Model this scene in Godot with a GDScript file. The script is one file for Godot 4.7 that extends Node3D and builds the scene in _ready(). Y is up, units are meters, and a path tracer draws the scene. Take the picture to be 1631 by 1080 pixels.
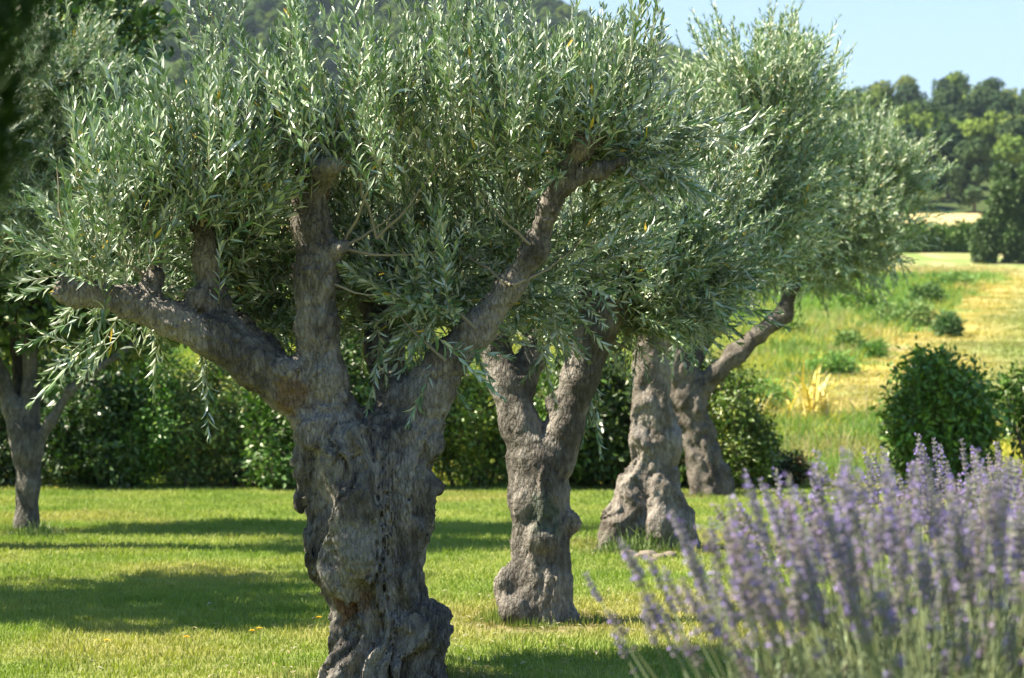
extends Node3D
# An olive grove in a garden: four old olive trees on a lawn, lavender in front, a hedge, a meadow and wooded hills behind.
# World: x to the right, y up, the view runs along -z. "d" is always the distance in front of the camera (z = -d).

const EYE := 1.2          # height of the camera above the lawn
const FOC := 3300.0       # focal length in pixels of the 1631 pixel wide photograph
const PITCH := 0.01818    # the camera looks up by about one degree

var rng := RandomNumberGenerator.new()
var used := {}

# ------------------------------------------------------------------ mesh helper
class MB:
	var v := PackedVector3Array()
	var n := PackedVector3Array()
	var c := PackedColorArray()
	var i := PackedInt32Array()

	func tri(a: Vector3, b: Vector3, e: Vector3, col: Color) -> void:
		var nn := (e - a).cross(b - a).normalized()
		var k := v.size()
		v.append(a); v.append(b); v.append(e)
		n.append(nn); n.append(nn); n.append(nn)
		c.append(col); c.append(col); c.append(col)
		i.append(k); i.append(k + 1); i.append(k + 2)

	func quad(a: Vector3, b: Vector3, e: Vector3, f: Vector3, col: Color) -> void:
		tri(a, b, e, col)
		tri(a, e, f, col)

	# a leaf: base point, direction, face normal, length, width, colour, curl
	func leaf(p: Vector3, dir: Vector3, nor: Vector3, ln: float, w: float, col: Color, curl: float, fine := false) -> void:
		var s := dir.cross(nor).normalized()
		var m := s.cross(dir).normalized()
		if fine:
			var a1 := p + dir * ln * 0.28 + m * curl * ln * 0.10
			var a2 := p + dir * ln * 0.66 + m * curl * ln * 0.06
			var tip := p + dir * ln - m * curl * ln * 0.14
			var f := m * w * 0.22
			var l1 := a1 + s * w * 0.46 + f
			var r1 := a1 - s * w * 0.46 + f
			var l2 := a2 + s * w * 0.42 + f
			var r2 := a2 - s * w * 0.42 + f
			tri(p, l1, a1, col); tri(p, a1, r1, col)
			quad(a1, l1, l2, a2, col); quad(a1, a2, r2, r1, col)
			tri(a2, l2, tip, col); tri(a2, tip, r2, col)
		else:
			var q := p + dir * ln * 0.45 + m * curl * ln * 0.10
			var t := p + dir * ln - m * curl * ln * 0.10
			var g := m * w * 0.2
			tri(p, q + s * w * 0.5 + g, q, col); tri(p, q, q - s * w * 0.5 + g, col)
			tri(q, q + s * w * 0.5 + g, t, col); tri(q, t, q - s * w * 0.5 + g, col)

	# a round tube through points with radii
	func tube(pts: Array, rad: Array, sides: int, col: Color) -> void:
		var k := v.size()
		var m := pts.size()
		var up := Vector3(0.31, 0.2, 0.93)
		for a in m:
			var d: Vector3 = (pts[mini(a + 1, m - 1)] - pts[maxi(a - 1, 0)]).normalized()
			var s := d.cross(up).normalized()
			var t := s.cross(d)
			for b in sides:
				var an := TAU * b / sides
				var o := s * cos(an) + t * sin(an)
				v.append(pts[a] + o * rad[a]); n.append(o); c.append(col)
		for a in m - 1:
			for b in sides:
				var x := k + a * sides + b
				var y := k + a * sides + (b + 1) % sides
				i.append(x); i.append(y); i.append(x + sides)
				i.append(y); i.append(y + sides); i.append(x + sides)
		# end cap
		var e := v.size()
		v.append(pts[m - 1]); n.append((pts[m - 1] - pts[m - 2]).normalized()); c.append(col)
		for b in sides:
			i.append(k + (m - 1) * sides + b); i.append(k + (m - 1) * sides + (b + 1) % sides); i.append(e)

	func smooth_normals() -> void:
		n.resize(v.size())
		n.fill(Vector3.ZERO)
		for t in range(0, i.size(), 3):
			var a := i[t]
			var b := i[t + 1]
			var e := i[t + 2]
			var nn := (v[e] - v[a]).cross(v[b] - v[a])
			n[a] += nn; n[b] += nn; n[e] += nn
		for t in n.size():
			n[t] = n[t].normalized()

	func done() -> ArrayMesh:
		var arr := []
		arr.resize(Mesh.ARRAY_MAX)
		arr[Mesh.ARRAY_VERTEX] = v
		arr[Mesh.ARRAY_NORMAL] = n
		arr[Mesh.ARRAY_COLOR] = c
		arr[Mesh.ARRAY_INDEX] = i
		var m := ArrayMesh.new()
		m.add_surface_from_arrays(Mesh.PRIMITIVE_TRIANGLES, arr)
		return m


# ------------------------------------------------------------------ scene helpers
func numbered(s: String) -> String:
	if not used.has(s):
		used[s] = 0
		return s
	used[s] += 1
	return "%s_%03d" % [s, used[s]]

func thing(called: String, label: String, category: String, at := Vector3.ZERO, group := "") -> Node3D:
	var o := Node3D.new()
	o.name = numbered(called)
	add_child(o, true)
	o.position = at
	o.set_meta("label", label)
	o.set_meta("category", category)
	if group:
		o.set_meta("group", group)
	return o

func part(called: String, m: Mesh, mat: Material, parent: Node3D, xf := Transform3D.IDENTITY) -> MeshInstance3D:
	var o := MeshInstance3D.new()
	var k := 0
	var nm := called
	while parent.has_node(nm):
		k += 1
		nm = "%s_%03d" % [called, k]
	o.name = nm
	o.mesh = m
	o.material_override = mat
	o.transform = xf
	parent.add_child(o, true)
	return o

func many(called: String, m: Mesh, mat: Material, xfs: Array, cols: Array, parent: Node3D) -> void:
	if xfs.is_empty():
		return
	var mm := MultiMesh.new()
	mm.transform_format = MultiMesh.TRANSFORM_3D
	mm.use_colors = true
	mm.mesh = m
	mm.instance_count = xfs.size()
	for k in xfs.size():
		mm.set_instance_transform(k, xfs[k])
		mm.set_instance_color(k, cols[k])
	var o := MultiMeshInstance3D.new()
	var k2 := 0
	var nm := called
	while parent.has_node(nm):
		k2 += 1
		nm = "%s_%03d" % [called, k2]
	o.name = nm
	o.multimesh = mm
	o.material_override = mat
	o.set_meta("kind", "stuff")
	parent.add_child(o, true)

# the place that the photograph shows at (px, py) when it lies d metres in front of the camera
func P(px: float, py: float, d: float) -> Vector3:
	var a := PITCH + atan((540.0 - py) / FOC)
	var y := EYE + d * tan(a)
	var zc := d * cos(PITCH) + (y - EYE) * sin(PITCH)
	return Vector3((px - 815.5) / FOC * zc, y, -d)

func rnd(a: float, b: float) -> float:
	return rng.randf_range(a, b)

func rdir() -> Vector3:
	var y := rnd(-1.0, 1.0)
	var a := rnd(0.0, TAU)
	var r := sqrt(1.0 - y * y)
	return Vector3(r * cos(a), y, r * sin(a))

func basis_up(dir: Vector3, spin: float, s := 1.0) -> Basis:
	var y := dir.normalized()
	var x := y.cross(Vector3(0.12, 0.3, 0.95)).normalized()
	var z := x.cross(y)
	var b := Basis(x, y, z)
	return (b * Basis(Vector3.UP, spin)).scaled_local(Vector3(s, s, s))

func smooth(a: float, b: float, x: float) -> float:
	return smoothstep(a, b, x)

# ------------------------------------------------------------------ materials
func plain_mat(rough: float, spec := 0.5) -> StandardMaterial3D:
	var m := StandardMaterial3D.new()
	m.vertex_color_use_as_albedo = true
	m.roughness = rough
	m.metallic_specular = spec
	return m

func leaf_mat(rough: float, back: Color, tint := Color.WHITE, spec := 0.5) -> StandardMaterial3D:
	var m := plain_mat(rough, spec)
	m.albedo_color = tint
	m.cull_mode = BaseMaterial3D.CULL_DISABLED
	m.backlight_enabled = true
	m.backlight = back
	return m

func bark_mat(relief: float, sx: float, sy: float) -> StandardMaterial3D:
	var m := plain_mat(0.9, 0.25)
	var w := 512
	var cell := FastNoiseLite.new()
	cell.seed = 5
	cell.noise_type = FastNoiseLite.TYPE_CELLULAR
	cell.cellular_return_type = FastNoiseLite.RETURN_DISTANCE2_SUB
	cell.frequency = 0.03
	cell.domain_warp_enabled = true
	cell.domain_warp_amplitude = 22.0
	cell.domain_warp_frequency = 0.02
	var t := NoiseTexture2D.new()
	t.width = w; t.height = w
	t.seamless = true
	t.noise = cell
	var ramp := Gradient.new()
	ramp.offsets = PackedFloat32Array([0.0, 0.10, 0.4, 1.0])
	ramp.colors = PackedColorArray([Color(0, 0, 0), Color(0.6, 0.6, 0.6), Color(0.85, 0.85, 0.85), Color(1, 1, 1)])
	t.color_ramp = ramp
	m.heightmap_enabled = true
	m.heightmap_texture = t
	m.heightmap_scale = relief
	var f := FastNoiseLite.new()
	f.seed = 9
	f.frequency = 0.02
	f.fractal_octaves = 5
	var t2 := NoiseTexture2D.new()
	t2.width = w; t2.height = w
	t2.seamless = true
	t2.noise = f
	var r2 := Gradient.new()
	r2.offsets = PackedFloat32Array([0.2, 0.5, 0.8])
	r2.colors = PackedColorArray([Color(0.80, 0.785, 0.77), Color(0.9, 0.89, 0.88), Color(1, 1, 1)])
	t2.color_ramp = r2
	m.albedo_texture = t2
	m.uv1_triplanar = true
	m.uv1_scale = Vector3(sx, sy, sx)
	m.uv1_triplanar_sharpness = 3.0
	return m

# ------------------------------------------------------------------ terrain
var gn := FastNoiseLite.new()
var gm := FastNoiseLite.new()

func ground(x: float, d: float) -> float:
	var h := gn.get_noise_2d(x * 0.8, d * 0.8) * 0.02
	if d > 22.8:
		h += 0.07 * (minf(d, 150.0) - 22.8) * smooth(22.8, 27.0, d)
		h += 0.10 * gn.get_noise_2d(x * 0.5, d * 0.5) * smooth(24.0, 40.0, d)
	if d > 150.0:
		h += 0.12 * (minf(d, 250.0) - 150.0)
	if d > 250.0:
		var side := 0.35 + 0.65 * smooth(-90.0, 60.0, x)
		h += (0.178 * (minf(d, 430.0) - 250.0) - 0.03 * maxf(d - 430.0, 0.0)) * side
		h += 3.0 * gn.get_noise_2d(x * 0.03, d * 0.03) * smooth(250.0, 300.0, d)
	if d > 430.0:
		var ridge := 160.0 - 0.40 * x + 9.0 * gn.get_noise_2d(x * 0.02, 7.0)
		var t := smooth(430.0, 900.0, d)
		h = lerpf(h, ridge, t) - 0.1 * maxf(d - 900.0, 0.0)
		h += 5.0 * gn.get_noise_2d(x * 0.03, d * 0.02) * t
	return h

func meadow_color(x: float, d: float) -> Color:
	var green := Color(0.17, 0.27, 0.06)
	var deep := Color(0.09, 0.18, 0.045)
	var straw := Color(0.34, 0.295, 0.15)
	var yellow := Color(0.47, 0.42, 0.085)
	var mown := Color(0.235, 0.24, 0.10)
	var edge := x - 4.5 - (d - 34.0) * 0.276 + 2.0 * gm.get_noise_2d(x * 1.5, d * 0.7)
	var n1 := 1.9 * gm.get_noise_2d(x * 2.8, d * 1.3)
	var n2 := gm.get_noise_2d(x * 5.0 + 40.0, d * 3.0)
	var c: Color
	if d > 205.0:
		return Color(0.46, 0.35, 0.17).lerp(Color(0.36, 0.30, 0.14), n1 * 0.5 + 0.5)
	if d > 146.0:
		c = Color(0.15, 0.20, 0.06).lerp(straw, clampf(0.2 + n1, 0.0, 1.0))
		return c
	if d > 128.0:
		return straw.lerp(Color(0.46, 0.40, 0.22), n2 * 0.5 + 0.5)
	if edge > 0.0 and d > 31.0 + 2.0 * n1:
		# mown stubble with tracks that run up the slope
		var track := sin((x - d * 0.276) * 0.95 + n1 * 0.8)
		c = mown.lerp(straw, clampf(0.35 + 0.75 * track + n2 * 0.5, 0.0, 1.0))
		c = c.lerp(green, clampf(0.05 - 0.35 * n1, 0.0, 0.5))
		c = c.lerp(Color(0.44, 0.345, 0.12), 0.75 * smooth(3.2, 0.6, edge))
	else:
		c = green.lerp(deep, clampf(0.3 + n1 * 1.2, 0.0, 1.0))
		var dry := clampf(n2 * 3.6 + 0.34 - smooth(55.0, 75.0, d) * 1.2 + smooth(30.0, 24.0, d) * 0.15, 0.0, 1.0)
		c = c.lerp(yellow if n1 > -0.1 else straw, dry)
	return c

func bare(x: float, d: float) -> float:
	var w := 0.0
	for e in [[-0.5, 8.05, 0.62], [0.15, 10.2, 0.55], [0.96, 14.4, 0.7], [2.05, 20.8, 0.6], [-3.7, 15.8, 0.4]]:
		var q: float = Vector2(x - e[0], d - e[1]).length() / e[2]
		w = maxf(w, smooth(1.0, 0.55, q + 0.5 * gm.get_noise_2d(x * 14.0, d * 14.0)))
	return w * 0.75

func lawn_color(x: float, d: float) -> Color:
	var n1 := gm.get_noise_2d(x * 6.0, d * 6.0)
	var n2 := gm.get_noise_2d(x * 1.6 + 90.0, d * 1.6)
	var c := Color(0.20, 0.275, 0.060).lerp(Color(0.30, 0.335, 0.095), clampf(0.5 + n1 * 1.2, 0.0, 1.0))
	return c.lerp(Color(0.36, 0.33, 0.12), clampf(n2 * 2.2 - 0.25 + n1 * 0.8, 0.0, 0.75)).lerp(Color(0.25, 0.19, 0.10), bare(x, d))

func sheet(called: String, xs: Array, ds: Array, mat: Material, colour: Callable) -> void:
	var m := MB.new()
	for d in ds:
		for x in xs:
			m.v.append(Vector3(x, ground(x, d), -d))
			m.c.append((colour as Callable).call(x, d))
	var w := xs.size()
	for a in ds.size() - 1:
		for b in w - 1:
			var k := a * w + b
			m.i.append(k); m.i.append(k + w); m.i.append(k + 1)
			m.i.append(k + 1); m.i.append(k + w); m.i.append(k + w + 1)
	m.smooth_normals()
	var o := MeshInstance3D.new()
	o.name = called
	o.mesh = m.done()
	o.material_override = mat
	o.set_meta("kind", "structure")
	add_child(o, true)

func steps(a: float, b: float, s: float, grow := 1.0) -> Array:
	var out := []
	var x := a
	while x < b - s * 0.4:
		out.append(x)
		x += s
		s *= grow
	out.append(b)
	return out

# ------------------------------------------------------------------ tree trunks: tapered bones joined smoothly, meshed as surface nets
# bones: [a, b, radius a, radius b]; dents: [centre, radius]; stains: [centre, radius, colour]
func trunk_mesh(bones: Array, dents: Array, stains: Array, cell: float, o: Dictionary) -> ArrayMesh:
	var cnt := bones.size()
	var A := PackedVector3Array(); var AB := PackedVector3Array(); var AX := PackedVector3Array()
	var IL := PackedFloat32Array(); var RA := PackedFloat32Array(); var DR := PackedFloat32Array()
	var lo := Vector3(1e6, 1e6, 1e6)
	var hi := -lo
	for b in bones:
		var ab: Vector3 = b[1] - b[0]
		A.append(b[0]); AB.append(ab)
		IL.append(1.0 / maxf(ab.length_squared(), 1e-8))
		AX.append(ab.normalized() if ab.length() > 0.01 else Vector3.UP)
		RA.append(b[2]); DR.append(b[3] - b[2])
		var r: float = maxf(b[2], b[3]) + 0.1
		lo = lo.min(b[0] - Vector3(r, r, r)).min(b[1] - Vector3(r, r, r))
		hi = hi.max(b[0] + Vector3(r, r, r)).max(b[1] + Vector3(r, r, r))
	var B := 8
	var nb := Vector3i(ceili((hi.x - lo.x) / cell / B), ceili((hi.y - lo.y) / cell / B), ceili((hi.z - lo.z) / cell / B))
	var gx := nb.x * B + 1
	var gy := nb.y * B + 1
	var gz := nb.z * B + 1
	var sy := gx
	var sz := gx * gy
	var F := PackedFloat32Array()
	F.resize(gx * gy * gz)
	F.fill(1e9)
	var K: float = o.k
	var ridge := FastNoiseLite.new()
	ridge.seed = o.seed
	ridge.frequency = 1.0
	ridge.fractal_type = FastNoiseLite.FRACTAL_NONE
	var flute: float = o.flute
	var fin: float = o.fine
	var lump: float = o.lump
	var ff: float = o.get("fine_freq", 34.0)
	var fluting: Array = o.get("fluting", [])   # [centre x, centre z, lean x per m, top, creases, depth, plates, plate depth]
	var reach := B * cell * 0.87 + 0.06
	var active := []
	for bz in nb.z:
		for by in nb.y:
			for bx in nb.x:
				var ctr := lo + Vector3(bx + 0.5, by + 0.5, bz + 0.5) * (B * cell)
				var near := PackedInt32Array()
				var best := 1e6
				for j in cnt:
					var ap := ctr - A[j]
					var t := clampf(ap.dot(AB[j]) * IL[j], 0.0, 1.0)
					var dj := (ap - AB[j] * t).length() - RA[j] - DR[j] * t
					if dj < reach + K:
						near.append(j)
					best = minf(best, dj)
				if best > reach or best < -reach - K - 0.04:
					continue
				active.append(Vector3i(bx, by, bz))
				for z in B + 1:
					for y in B + 1:
						for x in B + 1:
							var id := bx * B + x + (by * B + y) * sy + (bz * B + z) * sz
							if F[id] < 1e8:
								continue
							var p := lo + Vector3(bx * B + x, by * B + y, bz * B + z) * cell
							var d := 1e3
							var ax := Vector3.UP
							var rr := 0.1
							for j in near:
								var ap := p - A[j]
								var t := clampf(ap.dot(AB[j]) * IL[j], 0.0, 1.0)
								var rj := RA[j] + DR[j] * t
								var dj := (ap - AB[j] * t).length() - rj
								if d > 1e2:
									d = dj; ax = AX[j]; rr = rj
								else:
									var h := clampf(0.5 + 0.5 * (d - dj) / K, 0.0, 1.0)
									ax = ax.lerp(AX[j], h)
									rr = lerpf(rr, rj, h)
									d = lerpf(d, dj, h) - K * h * (1.0 - h)
							for e in dents:
								var de: float = e[1] - p.distance_to(e[0])
								var h2 := clampf(0.5 + 0.5 * (de - d) / 0.04, 0.0, 1.0)
								d = lerpf(d, de, h2) + 0.04 * h2 * (1.0 - h2)
							if absf(d) < 0.09:
								var q := p - ax * (ax.dot(p) * 0.87)
								var big := minf(rr / 0.2, 1.2)
								var wob := ridge.get_noise_3d(p.x * 3.1 + 5.0, p.y * 3.1, p.z * 3.1)
								q += Vector3(wob, 0, wob) * 0.035
								d -= flute * big * (1.9 * pow(absf(ridge.get_noise_3dv(q * 6.0)), 0.75) - 0.75)
								if fluting.size() > 0 and p.y < fluting[3]:
									var cx: float = p.x - fluting[0] - fluting[2] * p.y
									var cz: float = p.z - fluting[1]
									var an := atan2(cz, cx) + 0.25 * p.y + 0.5 * wob
									var fade := smoothstep(fluting[3], fluting[3] - 0.3, p.y)
									var ca := cos(an)
									var sa := sin(an)
									d -= fade * fluting[5] * (2.2 * sqrt(pow(ridge.get_noise_3d(ca * fluting[4], p.y * 0.9, sa * fluting[4]), 2.0) + 0.02) - 0.85)
									d -= fade * fluting[7] * (absf(ridge.get_noise_3d(ca * fluting[6] + 30.0, p.y * 7.0 + 2.0 * wob, sa * fluting[6])) - 0.3)
								d -= lump * big * ridge.get_noise_3d(p.x * 7.0, p.y * 6.0, p.z * 7.0)
								var q2 := p - ax * (ax.dot(p) * 0.80)
								d -= fin * (absf(ridge.get_noise_3dv(q2 * ff)) + 0.5 * absf(ridge.get_noise_3dv(q2 * ff * 2.1)) - 0.4)
							F[id] = d
	var V := PackedInt32Array()
	V.resize(F.size())
	V.fill(-1)
	var m := MB.new()
	var cells := PackedInt32Array()
	var c0: Color = o.dark
	var c1: Color = o.light
	var off := [0, 1, sy, sy + 1, sz, sz + 1, sz + sy, sz + sy + 1]
	var cp := [Vector3(0, 0, 0), Vector3(1, 0, 0), Vector3(0, 1, 0), Vector3(1, 1, 0), Vector3(0, 0, 1), Vector3(1, 0, 1), Vector3(0, 1, 1), Vector3(1, 1, 1)]
	var ea := PackedInt32Array([0, 2, 4, 6, 0, 1, 4, 5, 0, 1, 2, 3])
	var eb := PackedInt32Array([1, 3, 5, 7, 2, 3, 6, 7, 4, 5, 6, 7])
	for bl in active:
		for z in B:
			for y in B:
				for x in B:
					var id: int = bl.x * B + x + (bl.y * B + y) * sy + (bl.z * B + z) * sz
					var mask := 0
					for q in 8:
						if F[id + off[q]] < 0.0:
							mask |= 1 << q
					if mask == 0 or mask == 255:
						continue
					var sum := Vector3.ZERO
					var hits := 0
					for e in 12:
						var a := ea[e]
						var b := eb[e]
						if (mask >> a & 1) != (mask >> b & 1):
							var fa := F[id + off[a]]
							var fb := F[id + off[b]]
							sum += cp[a].lerp(cp[b], fa / (fa - fb))
							hits += 1
					var pos: Vector3 = lo + (Vector3(bl.x * B + x, bl.y * B + y, bl.z * B + z) + sum / hits) * cell
					V[id] = m.v.size()
					m.v.append(pos)
					var tone := 0.5 + 0.9 * ridge.get_noise_3d(pos.x * 4.0 + 9.0, pos.y * 3.0, pos.z * 4.0) + 0.55 * ridge.get_noise_3d(pos.x * 26.0, pos.y * 10.0, pos.z * 26.0)
					var col := c0.lerp(c1, clampf(tone, 0.0, 1.0))
					for s in stains:
						var w := smoothstep(s[1], s[1] * 0.4, pos.distance_to(s[0]) * (1.0 + 0.5 * ridge.get_noise_3dv(pos * 14.0)))
						col = col.lerp(s[2], w)
					m.c.append(col)
					cells.append(id)
	for id in cells:
		var s0 := F[id] < 0.0
		for ax in 3:
			var st: int = [1, sy, sz][ax]
			if (F[id + st] < 0.0) == s0:
				continue
			var u: int = [sy, sz, 1][ax]
			var w: int = [sz, 1, sy][ax]
			if id - u - w < 0:
				continue
			var a := V[id]
			var b := V[id - u]
			var c := V[id - u - w]
			var d := V[id - w]
			if a < 0 or b < 0 or c < 0 or d < 0:
				continue
			if s0:
				m.i.append(a); m.i.append(c); m.i.append(b)
				m.i.append(a); m.i.append(d); m.i.append(c)
			else:
				m.i.append(a); m.i.append(b); m.i.append(c)
				m.i.append(a); m.i.append(c); m.i.append(d)
	m.smooth_normals()
	return m.done()

# a chain of points [px, py, depth offset, radius in photo pixels] at distance d -> bones relative to base
func chain(pts: Array, d: float, base: Vector3) -> Array:
	var out := []
	for k in pts.size() - 1:
		var a = pts[k]
		var b = pts[k + 1]
		out.append([P(a[0], a[1], d + a[2]) - base, P(b[0], b[1], d + b[2]) - base, a[3] * d / FOC, b[3] * d / FOC])
	return out

func knob(px: float, py: float, off: float, r: float, d: float, base: Vector3) -> Array:
	var c := P(px, py, d + off) - base
	return [c, c + Vector3(0, 0.004, 0), r * d / FOC, r * d / FOC]

# ------------------------------------------------------------------ foliage
# a leafy olive shoot: stem along +y with pairs of narrow leaves
func olive_shoot(sd: int, ln: float, leaf: float, fine: bool) -> ArrayMesh:
	rng.seed = 700 + sd
	var m := MB.new()
	var bend := Vector3(rnd(-0.12, 0.12), 0, rnd(-0.12, 0.12))
	var pts := []
	var rad := []
	for k in 5:
		var t := k / 4.0
		pts.append(Vector3(0, t * ln, 0) + bend * t * t * ln)
		rad.append(lerpf(0.0026, 0.0009, t))
	m.tube(pts, rad, 3, Color(0.21, 0.21, 0.13))
	var pairs := int(ln / 0.022)
	for k in pairs:
		var t := (k + 0.6) / pairs
		var p := Vector3(0, t * ln, 0) + bend * t * t * ln
		var a0 := k * 1.62 + rnd(-0.3, 0.3)
		for s in 2:
			if rng.randf() < 0.07:
				continue
			var a := a0 + s * PI
			var out := Vector3(cos(a), 0, sin(a))
			var open := lerpf(0.85, 0.36, t) + rnd(-0.22, 0.22)
			var dir := (Vector3.UP * cos(open) + out * sin(open) + rdir() * 0.12).normalized()
			var nor := (Vector3.UP * sin(open) - out * cos(open) + rdir() * 0.5).normalized()
			var l := leaf * rnd(0.75, 1.15) * (1.0 - 0.45 * smooth(0.75, 1.0, t))
			var col: Color
			var r := rng.randf()
			if r < 0.60:
				col = Color(0.44, 0.49, 0.42).lerp(Color(0.28, 0.345, 0.25), rng.randf())
			elif r < 0.992:
				col = Color(0.080, 0.145, 0.062).lerp(Color(0.145, 0.23, 0.10), rng.randf())
			else:
				col = Color(0.45, 0.33, 0.04)
			m.leaf(p, dir, nor, l, l * rnd(0.175, 0.23), col, rnd(-0.6, 1.0), fine)
	for s in 3:
		m.leaf(pts[4], (Vector3.UP + rdir() * 0.35).normalized(), rdir(), leaf * 0.6, leaf * 0.13, Color(0.17, 0.24, 0.10), 0.3, fine)
	return m.done()

# a ball of broad leaves
func leaf_clump(sd: int, n: int, r: float, leaf: float, ratio: float, ca: Color, cb: Color, cc: Color, fine := false) -> ArrayMesh:
	rng.seed = 300 + sd
	var m := MB.new()
	for k in n:
		var o := rdir()
		var p := o * r * pow(rng.randf(), 0.6)
		var dir := (o + rdir() * 0.8 + Vector3(0, 0.1, 0)).normalized()
		var nor := (Vector3.UP + rdir() * 0.9).normalized()
		var l := leaf * rnd(0.7, 1.2)
		var t := rng.randf()
		var col := ca.lerp(cb, rng.randf()) if t < 0.88 else cc
		m.leaf(p, dir, nor, l, l * ratio * rnd(0.85, 1.15), col, rnd(-0.5, 0.9), fine)
	for k in 3:
		var e := rdir() * r * 0.8
		m.tube([Vector3.ZERO, e * 0.5 + rdir() * r * 0.1, e], [0.004, 0.003, 0.0015], 3, Color(0.12, 0.10, 0.07))
	return m.done()

# places in a union of blobs [centre, radii, weight, outward, up]; voids: [centre, radii] stay free
func scatter(blobs: Array, count: int, voids: Array, shell: float, wild: float, clump := 0.0) -> Array:
	var total := 0.0
	for b in blobs:
		total += b[2]
	var out := []
	for b in blobs:
		var want := int(round(count * b[2] / total))
		var tries := 0
		while want > 0 and tries < want * 40 + 400:
			tries += 1
			var o := rdir()
			var r := pow(rng.randf(), shell)
			var q: Vector3 = b[0] + o * b[1] * r
			var dir0: Vector3 = o * b[3] + Vector3.UP * b[4] + rdir() * wild
			var n := 1 if clump <= 0.0 else 5 + rng.randi() % 9
			for k in n:
				var off := rdir() * clump * sqrt(rng.randf())
				off.y *= 1.3
				var p := q + off
				var skip := false
				for w in voids:
					if ((p - w[0]) / w[1]).length_squared() < 1.0:
						skip = true
						break
				if skip:
					continue
				want -= 1
				out.append([p, (dir0 + rdir() * wild * 0.8 + off * 2.2).normalized()])
	return out

# an olive tree's crown: the nearest shoots as parts of their own, the others as one
func olive_crown(root: Node3D, places: Array, shoots: Array, mats: Array, singles: int, size: float, gain := 1.0) -> void:
	var eye := Vector3(0, EYE, 0) - root.position
	places.sort_custom(func(a, b): return a[0].distance_squared_to(eye) < b[0].distance_squared_to(eye))
	var xs := []
	var cs := []
	for k in shoots.size():
		xs.append([]); cs.append([])
	for k in places.size():
		var s := size * rnd(0.75, 1.2)
		var xf := Transform3D(basis_up(places[k][1], rnd(0.0, TAU), s), places[k][0] - places[k][1] * 0.12 * s)
		var j := rng.randi() % shoots.size()
		if k < singles:
			part("leafy_shoot", shoots[j], mats[k % mats.size()], root, xf)
		else:
			var g := rnd(0.8, 1.15) * gain
			xs[j].append(xf)
			cs[j].append(Color(g * rnd(0.94, 1.06), g, g * rnd(0.9, 1.05)))
	for j in shoots.size():
		many("foliage", shoots[j], mats[0], xs[j], cs[j], root)

# thin branches between the limbs and the crown, each a part
func thin_branches(root: Node3D, pairs: Array, mat: Material, r0: float, col: Color) -> void:
	for e in pairs:
		var a: Vector3 = e[0]
		var b: Vector3 = e[1]
		var l := a.distance_to(b)
		var pts := []
		var rad := []
		for k in 7:
			var t := k / 6.0
			var w := sin(t * PI) * l * 0.10
			pts.append(a.lerp(b, t) + rdir() * w * 0.28 + Vector3(0, -w * 0.5, 0))
			rad.append(lerpf(r0, r0 * 0.28, t))
		var m := MB.new()
		m.tube(pts, rad, 6, col)
		part("branch", m.done(), mat, root)

# a shrub of leaf clumps over a few stems
func shrub(label: String, called: String, category: String, at: Vector3, blobs: Array, n: int, clumps: Array, mat: Material, tint: Color, wood: Material, group := "") -> Node3D:
	var t := thing(called, label, category, at, group)
	var places := scatter(blobs, n, [], 0.42, 0.5)
	var xs := []
	var cs := []
	for k in clumps.size():
		xs.append([]); cs.append([])
	for p in places:
		if p[0].y < 0.03:
			p[0].y = rnd(0.03, 0.15)
		var j := rng.randi() % clumps.size()
		var g := rnd(0.75, 1.2)
		xs[j].append(Transform3D(basis_up((p[1] + rdir() * 0.4), rnd(0, TAU), rnd(0.8, 1.25)), p[0]))
		cs[j].append(Color(tint.r * g * rnd(0.9, 1.1), tint.g * g, tint.b * g * rnd(0.85, 1.1)))
	for j in clumps.size():
		many("foliage", clumps[j], mat, xs[j], cs[j], t)
	for k in 5:
		var b = blobs[k % blobs.size()]
		var foot := Vector3(b[0].x * 0.6 + rnd(-0.12, 0.12), -0.03, b[0].z * 0.6 + rnd(-0.12, 0.12))
		var tip: Vector3 = b[0] + rdir() * b[1] * 0.5
		var m := MB.new()
		m.tube([foot, foot.lerp(tip, 0.5) + rdir() * 0.08, tip], [0.025, 0.018, 0.007], 6, Color(0.13, 0.11, 0.085))
		part("stem", m.done(), wood, t)
	return t

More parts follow.
